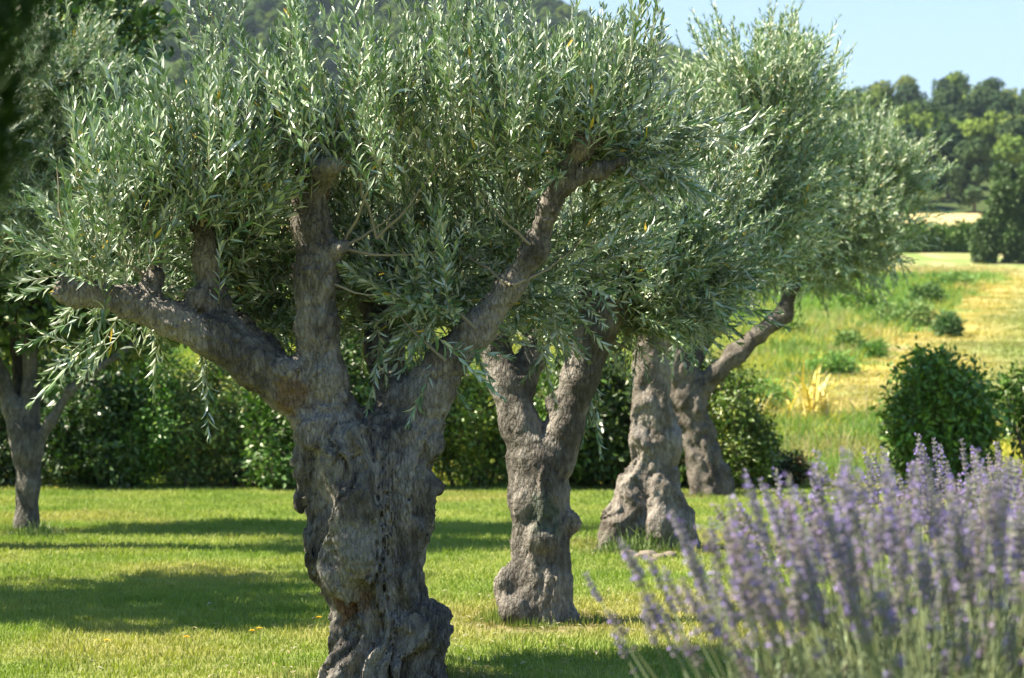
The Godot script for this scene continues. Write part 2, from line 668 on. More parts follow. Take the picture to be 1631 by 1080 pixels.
# ------------------------------------------------------------------ the scene
func _ready() -> void:
	rng.seed = 11
	gn.seed = 3; gn.frequency = 0.35; gn.fractal_octaves = 3
	gm.seed = 8; gm.frequency = 0.12; gm.fractal_octaves = 3

	# ---- camera
	var cam := Camera3D.new()
	cam.name = "camera"
	add_child(cam)
	cam.position = Vector3(0, EYE, 0)
	cam.rotation = Vector3(PITCH, 0, 0)
	var lens := CameraAttributesPhysical.new()
	lens.frustum_focal_length = 73.33
	lens.frustum_focus_distance = 8.0
	lens.exposure_aperture = 5.2
	lens.frustum_near = 0.05
	lens.frustum_far = 3000.0
	cam.attributes = lens
	cam.current = true

	# ---- sky, sun, exposure
	var env := Environment.new()
	env.background_mode = Environment.BG_SKY
	var sk := ProceduralSkyMaterial.new()
	sk.sky_top_color = Color(0.075, 0.145, 0.27).linear_to_srgb()
	sk.sky_horizon_color = Color(0.225, 0.29, 0.315).linear_to_srgb()
	sk.sky_curve = 0.16
	sk.ground_bottom_color = Color(0.22, 0.25, 0.15)
	sk.ground_horizon_color = Color(0.45, 0.48, 0.38)
	sk.sky_energy_multiplier = 1.0
	var sky := Sky.new()
	sky.sky_material = sk
	env.sky = sky
	env.tonemap_mode = Environment.TONE_MAPPER_LINEAR
	env.tonemap_exposure = 4.0
	env.fog_enabled = true
	env.fog_mode = Environment.FOG_MODE_EXPONENTIAL
	env.fog_density = 0.0001
	env.fog_light_color = Color(0.82, 0.90, 1.0)
	env.sdfgi_enabled = true
	env.ssao_enabled = true
	env.ssil_enabled = true
	var we := WorldEnvironment.new()
	we.name = "environment"
	we.environment = env
	add_child(we)
	var sun := DirectionalLight3D.new()
	sun.name = "sun"
	sun.light_color = Color(1.0, 0.955, 0.86)
	sun.light_energy = 1.6
	sun.light_angular_distance = 0.55
	sun.shadow_enabled = true
	add_child(sun)
	var el := deg_to_rad(50.0)
	var az := deg_to_rad(-3.0)
	sun.look_at_from_position(Vector3.ZERO, Vector3(cos(az) * cos(el), -sin(el), sin(az) * cos(el)))

	build_setting()
	build_hills()
	build_trees()
	build_hedge()
	build_meadow_things()
	build_grass()
	build_lavender()
	build_near_things()

func build_setting() -> void:
	var soil := plain_mat(0.95, 0.2)
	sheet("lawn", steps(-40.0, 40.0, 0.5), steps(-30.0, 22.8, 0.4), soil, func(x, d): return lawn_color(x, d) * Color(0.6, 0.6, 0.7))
	sheet("meadow", steps(-120.0, 120.0, 1.0), steps(22.8, 250.0, 0.5, 1.025), soil, func(x, d): return meadow_color(x, d))
	sheet("wooded_hill", steps(-360.0, 360.0, 12.0), steps(250.0, 430.0, 9.0), soil, func(x, d): return Color(0.05, 0.07, 0.025))
	sheet("far_hill", steps(-900.0, 900.0, 30.0), steps(430.0, 1500.0, 24.0), soil, func(x, d): return Color(0.05, 0.075, 0.03))

func build_hills() -> void:
	rng.seed = 41
	var wood := plain_mat(0.9, 0.2)
	# crowns about 7 m tall: many leaf-clump faces over uneven lobes
	var crowns := []
	for q in 5:
		var m := MB.new()
		var lobes := []
		var tall := q >= 3
		for k in 13:
			var a := rnd(0, TAU)
			var y := rnd(1.6, 6.6)
			var w := (2.2 * sin(clampf(y / 7.4, 0.0, 1.0) * PI)) if not tall else 1.7 * (1.05 - y / 7.5)
			lobes.append([Vector3(cos(a) * w * rnd(0.3, 1.0), y, sin(a) * w * rnd(0.3, 1.0)), rnd(0.8, 1.35)])
		for lb in lobes:
			for k in 190:
				var o := rdir()
				var p: Vector3 = lb[0] + o * lb[1] * rnd(0.7, 1.12)
				var nor := (o + rdir() * 0.7).normalized()
				var s := nor.cross(rdir()).normalized() * rnd(0.14, 0.30)
				var t := nor.cross(s).normalized() * rnd(0.12, 0.26)
				var g := rnd(0.7, 1.25)
				m.quad(p - s, p + t, p + s, p - t, Color(g, g, g))
		crowns.append(m.done())
	var trunk := MB.new()
	trunk.tube([Vector3(0, -0.4, 0), Vector3(0.05, 1.5, 0), Vector3(0, 4.0, 0.1)], [0.22, 0.17, 0.1], 6, Color(0.13, 0.11, 0.09))
	var trunk_m := trunk.done()
	var tints := [Color(0.110, 0.165, 0.034), Color(0.090, 0.145, 0.034), Color(0.135, 0.19, 0.038), Color(0.048, 0.08, 0.034), Color(0.040, 0.07, 0.034), Color(0.15, 0.19, 0.052)]
	var mats := []
	for c in tints:
		mats.append(leaf_mat(0.85, Color(0.3, 0.4, 0.15), (c as Color).linear_to_srgb(), 0.12))
	var words := ["mid green rounded tree", "deep green rounded tree", "fresh green bushy tree", "dark evergreen tree", "blackish pointed evergreen tree", "pale yellowish green tree"]
	# trees one can tell apart on the wooded hill at the right
	var d := 254.0
	var rows := 0
	var ordinal := ["first", "second", "third", "fourth", "fifth", "sixth", "seventh", "eighth", "ninth", "tenth", "eleventh", "twelfth", "thirteenth", "fourteenth", "fifteenth", "sixteenth", "seventeenth", "eighteenth"]
	while d < 440.0:
		var x := 58.0 * d / 330.0 + rnd(0.0, 4.0) - 12.0
		var col := 0
		while x < 103.0 * d / 330.0:
			var k := rng.randi() % 6
			if d > 340.0 and rng.randf() < 0.25:
				k = 3 + rng.randi() % 2
			var size := rnd(1.0, 1.6)
			var tx := x + rnd(-1.6, 1.6)
			var td := d + rnd(-4.0, 4.0)
			var t := thing("hillside_tree", "%s, %s from the left in the %s tier of the wooded hill" % [words[k], ordinal[mini(col, 17)], ordinal[mini(rows, 17)]], "tree", Vector3(tx, ground(tx, td) - 0.3, -td), "trees on the wooded hill")
			col += 1
			var xf := Transform3D(Basis(Vector3.UP, rnd(0, TAU)).scaled(Vector3(size * rnd(0.9, 1.2), size, size * rnd(0.9, 1.2))), Vector3.ZERO)
			part("crown", crowns[(3 + rng.randi() % 2) if k == 4 else rng.randi() % 3], mats[k], t, xf)
			part("trunk", trunk_m, wood, t, xf)
			x += rnd(5.0, 8.0)
		d += rnd(9.0, 13.0) * (1.0 + rows * 0.04)
		rows += 1
	# the rest of the wood, which reads as one mass
	var xs := [[], [], [], []]
	var cs := [[], [], [], []]
	d = 256.0
	while d < 440.0:
		var x := -0.30 * d
		while x < 0.32 * d:
			if x < 58.0 * d / 330.0 - 13.0 or x > 103.0 * d / 330.0:
				var j := rng.randi() % 4
				var s := rnd(0.85, 1.35)
				var td := d + rnd(-4, 4)
				xs[j].append(Transform3D(Basis(Vector3.UP, rnd(0, TAU)).scaled(Vector3(s, s, s)), Vector3(x, ground(x, td) - 0.3, -td)))
				var c: Color = tints[rng.randi() % 6]
				cs[j].append(c)
			x += rnd(4.6, 7.4)
		d += rnd(10.0, 14.0)
	var lm := leaf_mat(0.85, Color(0.3, 0.4, 0.15), Color.WHITE, 0.12)
	var w := Node3D.new()
	w.name = "wood"
	w.set_meta("kind", "stuff")
	w.set_meta("label", "mass of green woodland covering the hillside behind the grove")
	add_child(w, true)
	for j in 4:
		many("tree_crowns", crowns[j], lm, xs[j], cs[j], w)
	# the far hill
	xs = [[], [], []]
	cs = [[], [], []]
	d = 480.0
	while d < 1010.0:
		var x := -0.24 * d
		while x < 0.20 * d:
			var j := rng.randi() % 3
			var s := rnd(0.9, 1.6)
			var td := d + rnd(-7, 7)
			xs[j].append(Transform3D(Basis(Vector3.UP, rnd(0, TAU)).scaled(Vector3(s, s * 0.9, s)), Vector3(x, ground(x, td) - 1.0, -td)))
			var c: Color = tints[rng.randi() % 5]
			cs[j].append(c)
			x += rnd(4.5, 8.5)
		d += 9.5
	var f := Node3D.new()
	f.name = "far_wood"
	f.set_meta("kind", "stuff")
	f.set_meta("label", "hazy blue green woodland on the far hill")
	add_child(f, true)
	for j in 3:
		many("tree_crowns", crowns[j], lm, xs[j], cs[j], f)

func build_trees() -> void:
	var bark := bark_mat(2.8, 4.2, 1.7)
	var bark_far := bark_mat(2.2, 3.0, 1.6)
	var twig := plain_mat(0.85, 0.3)
	var shoots := []
	for k in 8:
		shoots.append(olive_shoot(k, 0.24 + 0.03 * (k % 5), 0.061, true))
	var back := Color(0.31, 0.40, 0.25)
	var lm := [leaf_mat(0.42, back), leaf_mat(0.40, back, Color(0.93, 0.96, 0.93)), leaf_mat(0.44, back, Color(0.97, 1.0, 0.92))]
	var grey := {"dark": Color(0.105, 0.098, 0.089), "light": Color(0.275, 0.257, 0.235)}

	# ---------------- the big olive tree
	rng.seed = 101
	var d := 8.05
	var base := P(608, 1094, d)
	base.y = ground(base.x, d)
	var b := []
	b += chain([[560, 1120, -0.10, 46], [574, 1010, -0.06, 36], [568, 930, -0.07, 40], [548, 850, -0.06, 54], [546, 760, -0.03, 60], [530, 690, 0.0, 52]], d, base)
	b += chain([[650, 1120, -0.02, 56], [626, 1010, -0.02, 46], [622, 930, -0.02, 42], [624, 850, 0.0, 45], [636, 760, 0.03, 49], [660, 690, 0.06, 41]], d, base)
	b += chain([[604, 1120, 0.14, 72], [600, 960, 0.12, 56], [590, 800, 0.10, 72], [585, 720, 0.06, 68]], d, base)
	b += chain([[590, 1000, -0.14, 20], [572, 900, -0.19, 34], [570, 800, -0.17, 38], [560, 730, -0.12, 36]], d, base)
	b += chain([[520, 1120, -0.22, 24], [548, 1060, -0.17, 22], [572, 1010, -0.10, 22]], d, base)
	b += chain([[590, 1130, -0.26, 24], [596, 1060, -0.19, 22], [600, 1000, -0.12, 24]], d, base)
	b += chain([[700, 1130, -0.14, 26], [672, 1060, -0.10, 28]], d, base)
	# limbs
	b += chain([[530, 690, 0.0, 50], [512, 600, -0.04, 36], [504, 520, -0.06, 31], [502, 440, -0.08, 30], [497, 360, -0.09, 26], [491, 292, -0.10, 24]], d, base)
	b += chain([[528, 680, 0.0, 46], [468, 622, -0.02, 38], [405, 576, -0.06, 33], [340, 540, -0.10, 28], [270, 508, -0.14, 23], [200, 480, -0.17, 20], [132, 466, -0.20, 17], [98, 466, -0.22, 14]], d, base)
	b += chain([[400, 580, -0.06, 30], [362, 530, -0.02, 24], [338, 470, 0.0, 19], [329, 415, -0.01, 16], [322, 352, -0.02, 15]], d, base)
	b += chain([[455, 600, 0.05, 26], [420, 560, 0.18, 24], [380, 520, 0.34, 20], [300, 470, 0.5, 15], [230, 440, 0.6, 12]], d, base)
	b += chain([[660, 690, 0.06, 41], [680, 630, 0.06, 36], [712, 575, 0.05, 30], [760, 525, 0.04, 25], [815, 455, 0.0, 19], [853, 395, -0.04, 18], [874, 330, -0.08, 14], [893, 280, -0.10, 13], [930, 232, -0.14, 14], [972, 192, -0.18, 12]], d, base)
	b += chain([[630, 640, 0.10, 30], [612, 560, 0.25, 26], [596, 480, 0.4, 20], [600, 380, 0.5, 13]], d, base)
	# stumps and burls
	b += chain([[494, 296, -0.10, 25], [510, 272, -0.16, 20], [530, 264, -0.26, 15]], d, base)
	b += chain([[340, 485, 0.0, 18], [308, 474, -0.08, 15]], d, base)
	b += chain([[505, 415, -0.08, 24], [545, 392, -0.14, 12]], d, base)
	b += chain([[893, 300, -0.10, 10], [955, 272, -0.16, 8], [990, 256, -0.18, 7]], d, base)
	b += chain([[230, 490, -0.14, 18], [246, 440, -0.08, 15]], d, base)
	b += chain([[120, 466, -0.20, 15], [106, 432, -0.22, 12]], d, base)
	for e in [[520, 900, -0.12, 26], [534, 925, -0.15, 17], [556, 920, -0.17, 15], [510, 865, -0.08, 26], [668, 1010, -0.14, 34], [690, 990, -0.06, 22], [690, 712, 0.0, 24], [492, 740, -0.02, 15], [565, 705, -0.16, 26], [500, 690, -0.12, 26], [475, 800, 0.0, 14], [578, 800, -0.17, 20], [452, 590, -0.12, 13], [575, 760, -0.17, 12], [664, 840, -0.04, 20]]:
		b.append(knob(e[0], e[1], e[2], e[3], d, base))
	var dents := [[P(572, 962, d - 0.24) - base, 0.075], [P(618, 1010, d - 0.24) - base, 0.07], [P(596, 690, d - 0.16) - base, 0.06], [P(612, 780, d - 0.22) - base, 0.05]]
	var stains := [[P(560, 960, d - 0.15) - base, 0.10, Color(0.20, 0.125, 0.075)], [P(500, 300, d - 0.1) - base, 0.07, Color(0.17, 0.10, 0.055)], [P(528, 262, d - 0.2) - base, 0.055, Color(0.03, 0.03, 0.035)], [P(465, 630, d - 0.1) - base, 0.10, Color(0.19, 0.135, 0.09)], [P(560, 880, d - 0.28) - base, 0.16, Color(0.21, 0.20, 0.185)]]
	var t := thing("olive_tree", "large old olive tree with a thick gnarled burled trunk, nearest of the grove", "tree", base)
	part("trunk", trunk_mesh(b, dents, stains, 0.0115, {"k": 0.05, "seed": 21, "flute": 0.022, "lump": 0.008, "fine": 0.018, "fine_freq": 33.0, "fluting": [0.0, 0.05, -0.06, 1.15, 2.4, 0.040, 9.0, 0.015], "dark": grey.dark, "light": grey.light}), bark, t)
	# a sawn branch end on a thin branch, as the photo shows it at the left
	var cut := MB.new()
	cut.tube([P(282, 312, d - 0.10) - base, P(268, 306, d - 0.16) - base, P(258, 303, d - 0.19) - base], [0.028, 0.034, 0.03], 10, Color(0.26, 0.22, 0.18))
	part("sawn_branch", cut.done(), bark, t)
	var px := d / FOC
	var bl := []
	# [px, py, depth, rx, ry (photo pixels), rz (metres), weight, outward, up]
	for e in [[355, 238, -0.10, 165, 100, 0.7, 1.0, 0.4, 1.1], [215, 312, -0.18, 88, 92, 0.5, 0.6, 0.4, 1.0], [560, 198, -0.10, 240, 88, 0.75, 1.05, 0.3, 1.1], [800, 184, -0.10, 190, 98, 0.75, 0.95, 0.35, 1.1], [470, 70, -0.1, 200, 26, 0.6, 0.07, 0.1, 1.3], [770, 52, -0.1, 130, 34, 0.6, 0.10, 0.1, 1.3], [960, 190, -0.05, 170, 110, 0.6, 0.75, 0.75, 0.6], [1050, 260, 0.0, 120, 70, 0.4, 0.22, 0.9, 0.3], [560, 380, 0.55, 330, 165, 0.45, 2.1, 0.5, 0.4], [280, 380, 0.45, 220, 110, 0.4, 1.1, 0.6, 0.3], [830, 400, 0.45, 230, 150, 0.4, 1.0, 0.6, 0.3], [690, 480, 0.05, 100, 75, 0.3, 0.32, 0.7, 0.1], [135, 400, -0.2, 60, 35, 0.3, 0.08, 0.6, 0.5], [230, 500, -0.05, 90, 30, 0.3, 0.05, 0.8, -0.3], [440, 500, 0.5, 95, 65, 0.3, 0.28, 0.6, 0.2]]:
		bl.append([P(e[0], e[1], d + e[2]) - base, Vector3(e[3] * px, e[4] * px, e[5]), e[6], e[7], e[8]])
	var voids := []
	for e in [[505, 420, 58, 150], [505, 560, 70, 90], [330, 500, 70, 80], [420, 570, 90, 60], [325, 400, 42, 80], [862, 350, 58, 125], [930, 222, 46, 36], [822, 460, 56, 66], [700, 610, 70, 60], [600, 640, 170, 60], [225, 490, 100, 32], [125, 464, 44, 22], [520, 262, 48, 32], [268, 305, 26, 22]]:
		voids.append([P(e[0], e[1], d - 0.55) - base, Vector3(e[2] * px, e[3] * px, 0.62)])
	var places := scatter(bl, 3100, voids, 0.5, 0.25, 0.11)
	# single sprays that hang below the crown
	for e in [[110, 560, -0.2, -0.7, -0.5], [100, 545, -0.2, -0.5, 0.2], [150, 530, -0.2, -0.3, -0.5], [330, 610, -0.05, 0.1, -1.0], [322, 570, -0.05, 0.0, -1.0], [600, 590, 0.0, -0.1, -1.0], [610, 560, 0.0, 0.2, -0.9], [760, 560, -0.1, 0.9, -0.1], [720, 560, -0.15, 0.5, -0.5], [250, 540, 0.0, -0.2, -0.8], [170, 560, 0.1, -0.5, -0.6], [690, 585, 0.0, -0.2, -0.7], [350, 440, -0.2, 0.05, 1.0], [170, 460, -0.25, 0.1, 1.0]]:
		places.append([P(e[0], e[1], d + e[2]) - base, Vector3(e[3], e[4], rnd(-0.3, 0.3)).normalized()])
	olive_crown(t, places, shoots, lm, 300, 1.0)
	var pr := []
	for e in [[545, 392, 640, 330], [545, 392, 610, 250], [545, 395, 700, 400], [500, 300, 430, 120], [505, 300, 560, 60], [515, 290, 640, 170], [490, 300, 360, 190], [325, 352, 260, 180], [322, 352, 400, 300], [322, 360, 330, 130], [282, 312, 290, 170], [110, 440, 90, 260], [130, 460, 180, 230], [246, 440, 230, 250], [246, 440, 290, 300], [875, 330, 800, 250], [890, 285, 850, 120], [930, 232, 900, 70], [972, 192, 990, 100], [972, 192, 1060, 170], [990, 256, 1100, 260], [990, 256, 1060, 330], [853, 395, 760, 300], [815, 455, 700, 360], [815, 455, 930, 380], [760, 525, 680, 420], [500, 440, 600, 470], [600, 380, 560, 220], [600, 380, 700, 260], [230, 440, 120, 330], [480, 310, 300, 330], [712, 575, 620, 480]]:
		pr.append([P(e[0], e[1], d - 0.08) - base, P(e[2], e[3], d + rnd(-0.35, 0.35)) - base])
	thin_branches(t, pr, twig, 0.0075, Color(0.22, 0.195, 0.145))

	# ---------------- the second olive tree
	rng.seed = 102
	d = 10.2
	base = P(862, 989, d)
	base.y = ground(base.x, d)
	px = d / FOC
	b = []
	b += chain([[862, 1005, 0, 58], [862, 930, 0, 46], [862, 850, 0, 40], [858, 790, 0, 44], [855, 735, 0, 46]], d, base)
	b += chain([[850, 735, 0, 34], [830, 680, 0, 30], [808, 610, 0.03, 27], [785, 545, 0.08, 25], [772, 490, 0.15, 18]], d, base)
	b += chain([[880, 735, 0, 34], [900, 680, 0, 28], [925, 600, -0.03, 28], [948, 530, -0.04, 30], [975, 482, -0.04, 28]], d, base)
	b += chain([[940, 500, -0.02, 22], [925, 460, 0.0, 17]], d, base)
	b += chain([[828, 625, 0.05, 22], [846, 575, 0.12, 19], [858, 510, 0.2, 17], [872, 450, 0.25, 12]], d, base)
	b += chain([[975, 480, 0.0, 20], [1040, 400, 0.05, 12], [1100, 330, 0.1, 8]], d, base)
	for e in [[810, 930, -0.06, 20], [818, 972, -0.14, 22], [812, 955, -0.02, 18], [905, 832, -0.02, 19], [824, 806, -0.06, 14], [900, 990, -0.05, 18], [862, 860, -0.12, 18], [880, 640, -0.02, 12]]:
		b.append(knob(e[0], e[1], e[2], e[3], d, base))
	stains = [[P(868, 820, d - 0.15) - base, 0.12, Color(0.10, 0.12, 0.10)], [P(975, 470, d) - base, 0.08, Color(0.15, 0.11, 0.075)]]
	t = thing("olive_tree", "slender forked olive tree with knobs on its trunk, second in the row", "tree", base)
	part("trunk", trunk_mesh(b, [], stains, 0.014, {"k": 0.045, "seed": 33, "flute": 0.014, "lump": 0.008, "fine": 0.012, "fine_freq": 28.0, "fluting": [0.0, 0.0, 0.0, 0.95, 1.8, 0.016, 7.0, 0.014], "dark": grey.dark, "light": grey.light}), bark, t)
	bl = []
	for e in [[1000, 400, 0.0, 190, 120, 0.6, 1.5, 0.5, 0.7], [1090, 330, 0.0, 110, 110, 0.5, 0.8, 0.5, 0.9], [900, 390, 0.3, 200, 140, 0.5, 1.0, 0.4, 0.6], [1100, 450, 0.1, 100, 70, 0.5, 0.5, 0.7, 0.2], [1000, 500, 0.15, 130, 55, 0.5, 0.5, 0.6, -0.1], [800, 420, 0.4, 140, 120, 0.5, 0.5, 0.5, 0.4]]:
		bl.append([P(e[0], e[1], d + e[2]) - base, Vector3(e[3] * px, e[4] * px, e[5]), e[6], e[7], e[8]])
	voids = []
	for e in [[960, 540, 55, 85], [850, 600, 110, 60], [800, 590, 50, 70], [1200, 580, 120, 80]]:
		voids.append([P(e[0], e[1], d - 0.5) - base, Vector3(e[2] * px, e[3] * px, 0.6)])
	places = scatter(bl, 1800, voids, 0.5, 0.4, 0.13)
	for e in [[942, 640, 0.0, -0.1, -1.0], [946, 655, 0.0, 0.2, -1.0], [950, 620, 0.0, 0.0, -1.0]]:
		places.append([P(e[0], e[1], d + e[2]) - base, Vector3(e[3], e[4], 0.1).normalized()])
	olive_crown(t, places, shoots, lm, 150, 1.0)
	pr = []
	for e in [[872, 450, 900, 350], [925, 460, 960, 330], [1000, 470, 1100, 470], [990, 470, 1060, 350], [772, 490, 740, 400], [950, 520, 1010, 560], [858, 520, 900, 560], [1100, 330, 1150, 280]]:
		pr.append([P(e[0], e[1], d) - base, P(e[2], e[3], d + rnd(-0.2, 0.2)) - base])
	thin_branches(t, pr, twig, 0.012, Color(0.2, 0.18, 0.14))

	# ---------------- the third olive tree, with a flared foot
	rng.seed = 103
	d = 14.4
	base = P(1034, 876, d)
	base.y = ground(base.x, d)
	px = d / FOC
	b = []
	b += chain([[1034, 890, 0, 52], [1036, 810, 0, 42], [1043, 750, 0, 34], [1045, 710, 0, 36], [1040, 660, 0, 32], [1038, 590, 0, 29], [1046, 520, 0, 27], [1060, 460, 0.05, 24]], d, base)
	b += chain([[960, 892, -0.12, 20], [990, 830, -0.10, 24], [1020, 770, -0.05, 26]], d, base)
	b += chain([[1104, 892, -0.05, 16], [1080, 830, -0.04, 22], [1058, 770, 0.0, 24]], d, base)
	b += chain([[1046, 890, -0.22, 20], [1050, 830, -0.16, 20], [1044, 770, -0.08, 20]], d, base)
	b += chain([[985, 890, 0.2, 24], [1015, 800, 0.12, 24]], d, base)
	b += chain([[1060, 460, 0.05, 22], [1120, 380, 0.1, 16], [1180, 260, 0.1, 10], [1230, 150, 0.1, 6]], d, base)
	b += chain([[1056, 470, 0.05, 20], [1070, 360, 0.0, 14], [1100, 240, 0.0, 8]], d, base)
	b += chain([[1060, 470, 0.05, 18], [1010, 380, 0.1, 12], [1000, 280, 0.1, 7]], d, base)
	for e in [[1018, 700, -0.10, 14], [1068, 700, 0.0, 18], [1030, 640, -0.12, 12], [1058, 780, -0.14, 14], [1000, 770, -0.04, 14], [1022, 560, -0.05, 10]]:
		b.append(knob(e[0], e[1], e[2], e[3], d, base))
	dents = [[P(1024, 870, d - 0.32) - base, 0.12], [P(1070, 860, d - 0.30) - base, 0.07]]
	t = thing("olive_tree", "olive tree with a pale lumpy trunk and a wide flared hollow foot", "tree", base)
	part("trunk", trunk_mesh(b, dents, [], 0.017, {"k": 0.05, "seed": 47, "flute": 0.025, "lump": 0.020, "fine": 0.014, "fine_freq": 20.0, "fluting": [0.0, 0.0, 0.02, 1.2, 1.9, 0.026, 7.0, 0.016], "dark": Color(0.13, 0.115, 0.10), "light": Color(0.29, 0.265, 0.24)}), bark_far, t)
	bl = []
	for e in [[1200, 150, 0.0, 120, 95, 0.6, 1.0, 0.6, 0.9], [1120, 250, 0.0, 140, 110, 0.6, 1.0, 0.6, 0.7], [1215, 290, 0.0, 110, 110, 0.6, 0.9, 0.7, 0.5], [1060, 400, 0.1, 140, 100, 0.6, 0.9, 0.6, 0.3], [1180, 380, 0.0, 110, 80, 0.5, 0.7, 0.7, 0.3], [1080, 500, 0.1, 75, 45, 0.5, 0.2, 0.7, -0.2]]:
		bl.append([P(e[0], e[1], d + e[2]) - base, Vector3(e[3] * px, e[4] * px, e[5]), e[6], e[7], e[8]])
	voids = [[P(1215, 560, d) - base, Vector3(110 * px, 85 * px, 1.2)]]
	places = scatter(bl, 2200, voids, 0.5, 0.35, 0.17)
	var warm := [leaf_mat(0.42, back, Color(1.0, 1.0, 0.96)), leaf_mat(0.44, back, Color(1.0, 0.985, 0.92))]
	olive_crown(t, places, shoots, warm, 60, 1.1, 1.2)

	# ---------------- the fourth olive tree, leaning, with its crown to the right
	rng.seed = 104
	d = 20.8
	base = P(1138, 791, d)
	base.y = ground(base.x, d)
	px = d / FOC
	b = []
	b += chain([[1138, 800, 0, 34], [1126, 750, 0, 27], [1112, 690, 0, 25], [1096, 640, 0, 27], [1084, 590, 0, 24], [1080, 540, 0, 20], [1090, 460, 0.1, 15], [1130, 360, 0.1, 10]], d, base)
	b += chain([[1104, 632, 0, 18], [1135, 600, -0.02, 16], [1172, 565, -0.05, 14], [1212, 530, -0.08, 13], [1248, 500, -0.1, 13], [1262, 455, -0.1, 10], [1310, 380, 0.0, 7], [1350, 300, 0.0, 5]], d, base)
	b += chain([[1092, 600, 0, 15], [1120, 545, 0.15, 12], [1160, 490, 0.2, 10], [1190, 430, 0.1, 9], [1290, 436, -0.2, 6]], d, base)
	b += chain([[1160, 800, -0.05, 14], [1146, 750, -0.05, 16]], d, base)
	b += chain([[1112, 800, -0.05, 14], [1118, 750, -0.05, 14]], d, base)
	t = thing("olive_tree", "leaning olive tree with a bare bent limb and a wide silvery crown", "tree", base)
	part("trunk", trunk_mesh(b, [], [], 0.022, {"k": 0.06, "seed": 59, "flute": 0.030, "lump": 0.035, "fine": 0.014, "fine_freq": 20.0, "dark": Color(0.09, 0.08, 0.07), "light": Color(0.19, 0.17, 0.15)}), bark_far, t)
	bl = []
	for e in [[1350, 290, 0.0, 95, 95, 0.8, 1.4, 0.7, 0.6], [1400, 330, 0.0, 75, 100, 0.7, 0.9, 0.8, 0.4], [1290, 370, 0.0, 110, 80, 0.7, 1.1, 0.7, 0.3], [1330, 405, 0.0, 95, 42, 0.6, 0.5, 0.7, 0.0], [1225, 405, 0.0, 80, 50, 0.6, 0.6, 0.6, 0.2], [1265, 230, 0.1, 80, 110, 0.6, 0.7, 0.6, 0.6], [1440, 280, 0.0, 35, 45, 0.4, 0.12, 0.9, 0.6], [1205, 470, 0.0, 45, 22, 0.4, 0.05, 0.7, 0.0], [1130, 380, 0.3, 100, 120, 0.6, 0.5, 0.6, 0.4], [1265, 90, 0.2, 55, 50, 0.4, 0.16, 0.4, 1.2]]:
		bl.append([P(e[0], e[1], d + e[2]) - base, Vector3(e[3] * px, e[4] * px, e[5]), e[6], e[7], e[8]])
	voids = [[P(1205, 575, d) - base, Vector3(120 * px, 95 * px, 1.2)]]
	places = scatter(bl, 3000, voids, 0.5, 0.38, 0.2)
	olive_crown(t, places, shoots, warm, 40, 1.15, 1.25)

	# ---------------- the olive tree beside the frame whose crown reaches in at the left and shades the lawn
	rng.seed = 105
	d = 11.05
	base = Vector3(-3.85, ground(-3.85, d), -d)
	b = [[Vector3(0, -0.1, 0), Vector3(0.05, 0.9, 0), 0.3, 0.2], [Vector3(0.05, 0.9, 0), Vector3(0.6, 1.9, 0.1), 0.14, 0.08], [Vector3(0.05, 0.9, 0), Vector3(-0.6, 1.9, -0.1), 0.14, 0.08], [Vector3(0.05, 0.9, 0), Vector3(0.1, 2.2, 0.4), 0.12, 0.06]]
	t = thing("olive_tree", "olive tree beside the frame that casts the large shadow across the lawn", "tree", base)
	var shade_trunk := trunk_mesh(b, [], [], 0.03, {"k": 0.06, "seed": 71, "flute": 0.03, "lump": 0.03, "fine": 0.01, "dark": grey.dark, "light": grey.light})
	part("trunk", shade_trunk, bark_far, t)
	bl = [[Vector3(0.1, 2.6, 0.7), Vector3(0.9, 0.6, 0.9), 1.0, 0.6, 0.7], [Vector3(0.0, 2.5, -0.7), Vector3(0.95, 0.65, 1.1), 1.2, 0.6, 0.6], [Vector3(-0.7, 2.3, 0.0), Vector3(1.0, 0.6, 1.4), 1.0, 0.6, 0.4]]
	olive_crown(t, scatter(bl, 3600, [], 0.7, 0.4, 0.10), shoots, lm, 0, 1.2)
	# ---------------- a farther olive tree whose blurred crown shows above the big one at the left
	d = 14.5
	base = Vector3(-4.05, ground(-4.05, d), -d)
	t = thing("olive_tree", "far blurred olive crown behind the big tree, beside the dark cypress", "tree", base)
	part("trunk", shade_trunk, bark_far, t, Transform3D(Basis.IDENTITY.scaled(Vector3(0.9, 1.25, 0.9)), Vector3.ZERO))
	px = d / FOC
	bl = []
	for e in [[110, 130, 0.0, 75, 80, 0.6, 1.0, 0.6, 0.7], [120, 230, 0.0, 90, 70, 0.6, 1.0, 0.6, 0.5], [0, 200, 0.0, 110, 120, 0.8, 1.0, 0.6, 0.5], [60, 330, 0.0, 110, 70, 0.7, 0.7, 0.6, 0.3]]:
		bl.append([P(e[0], e[1], d + e[2]) - base, Vector3(e[3] * px, e[4] * px, e[5]), e[6], e[7], e[8]])
	olive_crown(t, scatter(bl, 1500, [], 0.55, 0.4, 0.15), shoots, warm, 0, 1.05)

	# ---------------- the smooth grey broadleaf tree at the left
	rng.seed = 106
	d = 15.8
	base = P(40, 853, d)
	base.y = ground(base.x, d)
	px = d / FOC
	b = []
	b += chain([[41, 870, 0, 21.0], [42, 830, 0, 17.6], [45, 770, 0, 17.6], [44, 720, 0, 22.7], [40, 690, 0, 20.2]], d, base)
	b += chain([[34, 700, 0, 16.8], [18, 650, 0, 14.3], [2, 600, 0, 11.8], [-30, 520, 0, 7.6]], d, base)
	b += chain([[46, 695, 0, 16.8], [50, 620, 0.05, 13.4], [46, 540, 0.05, 10.9], [60, 460, 0.1, 9.2], [90, 330, 0.1, 6.7], [130, 180, 0.1, 4.2]], d, base)
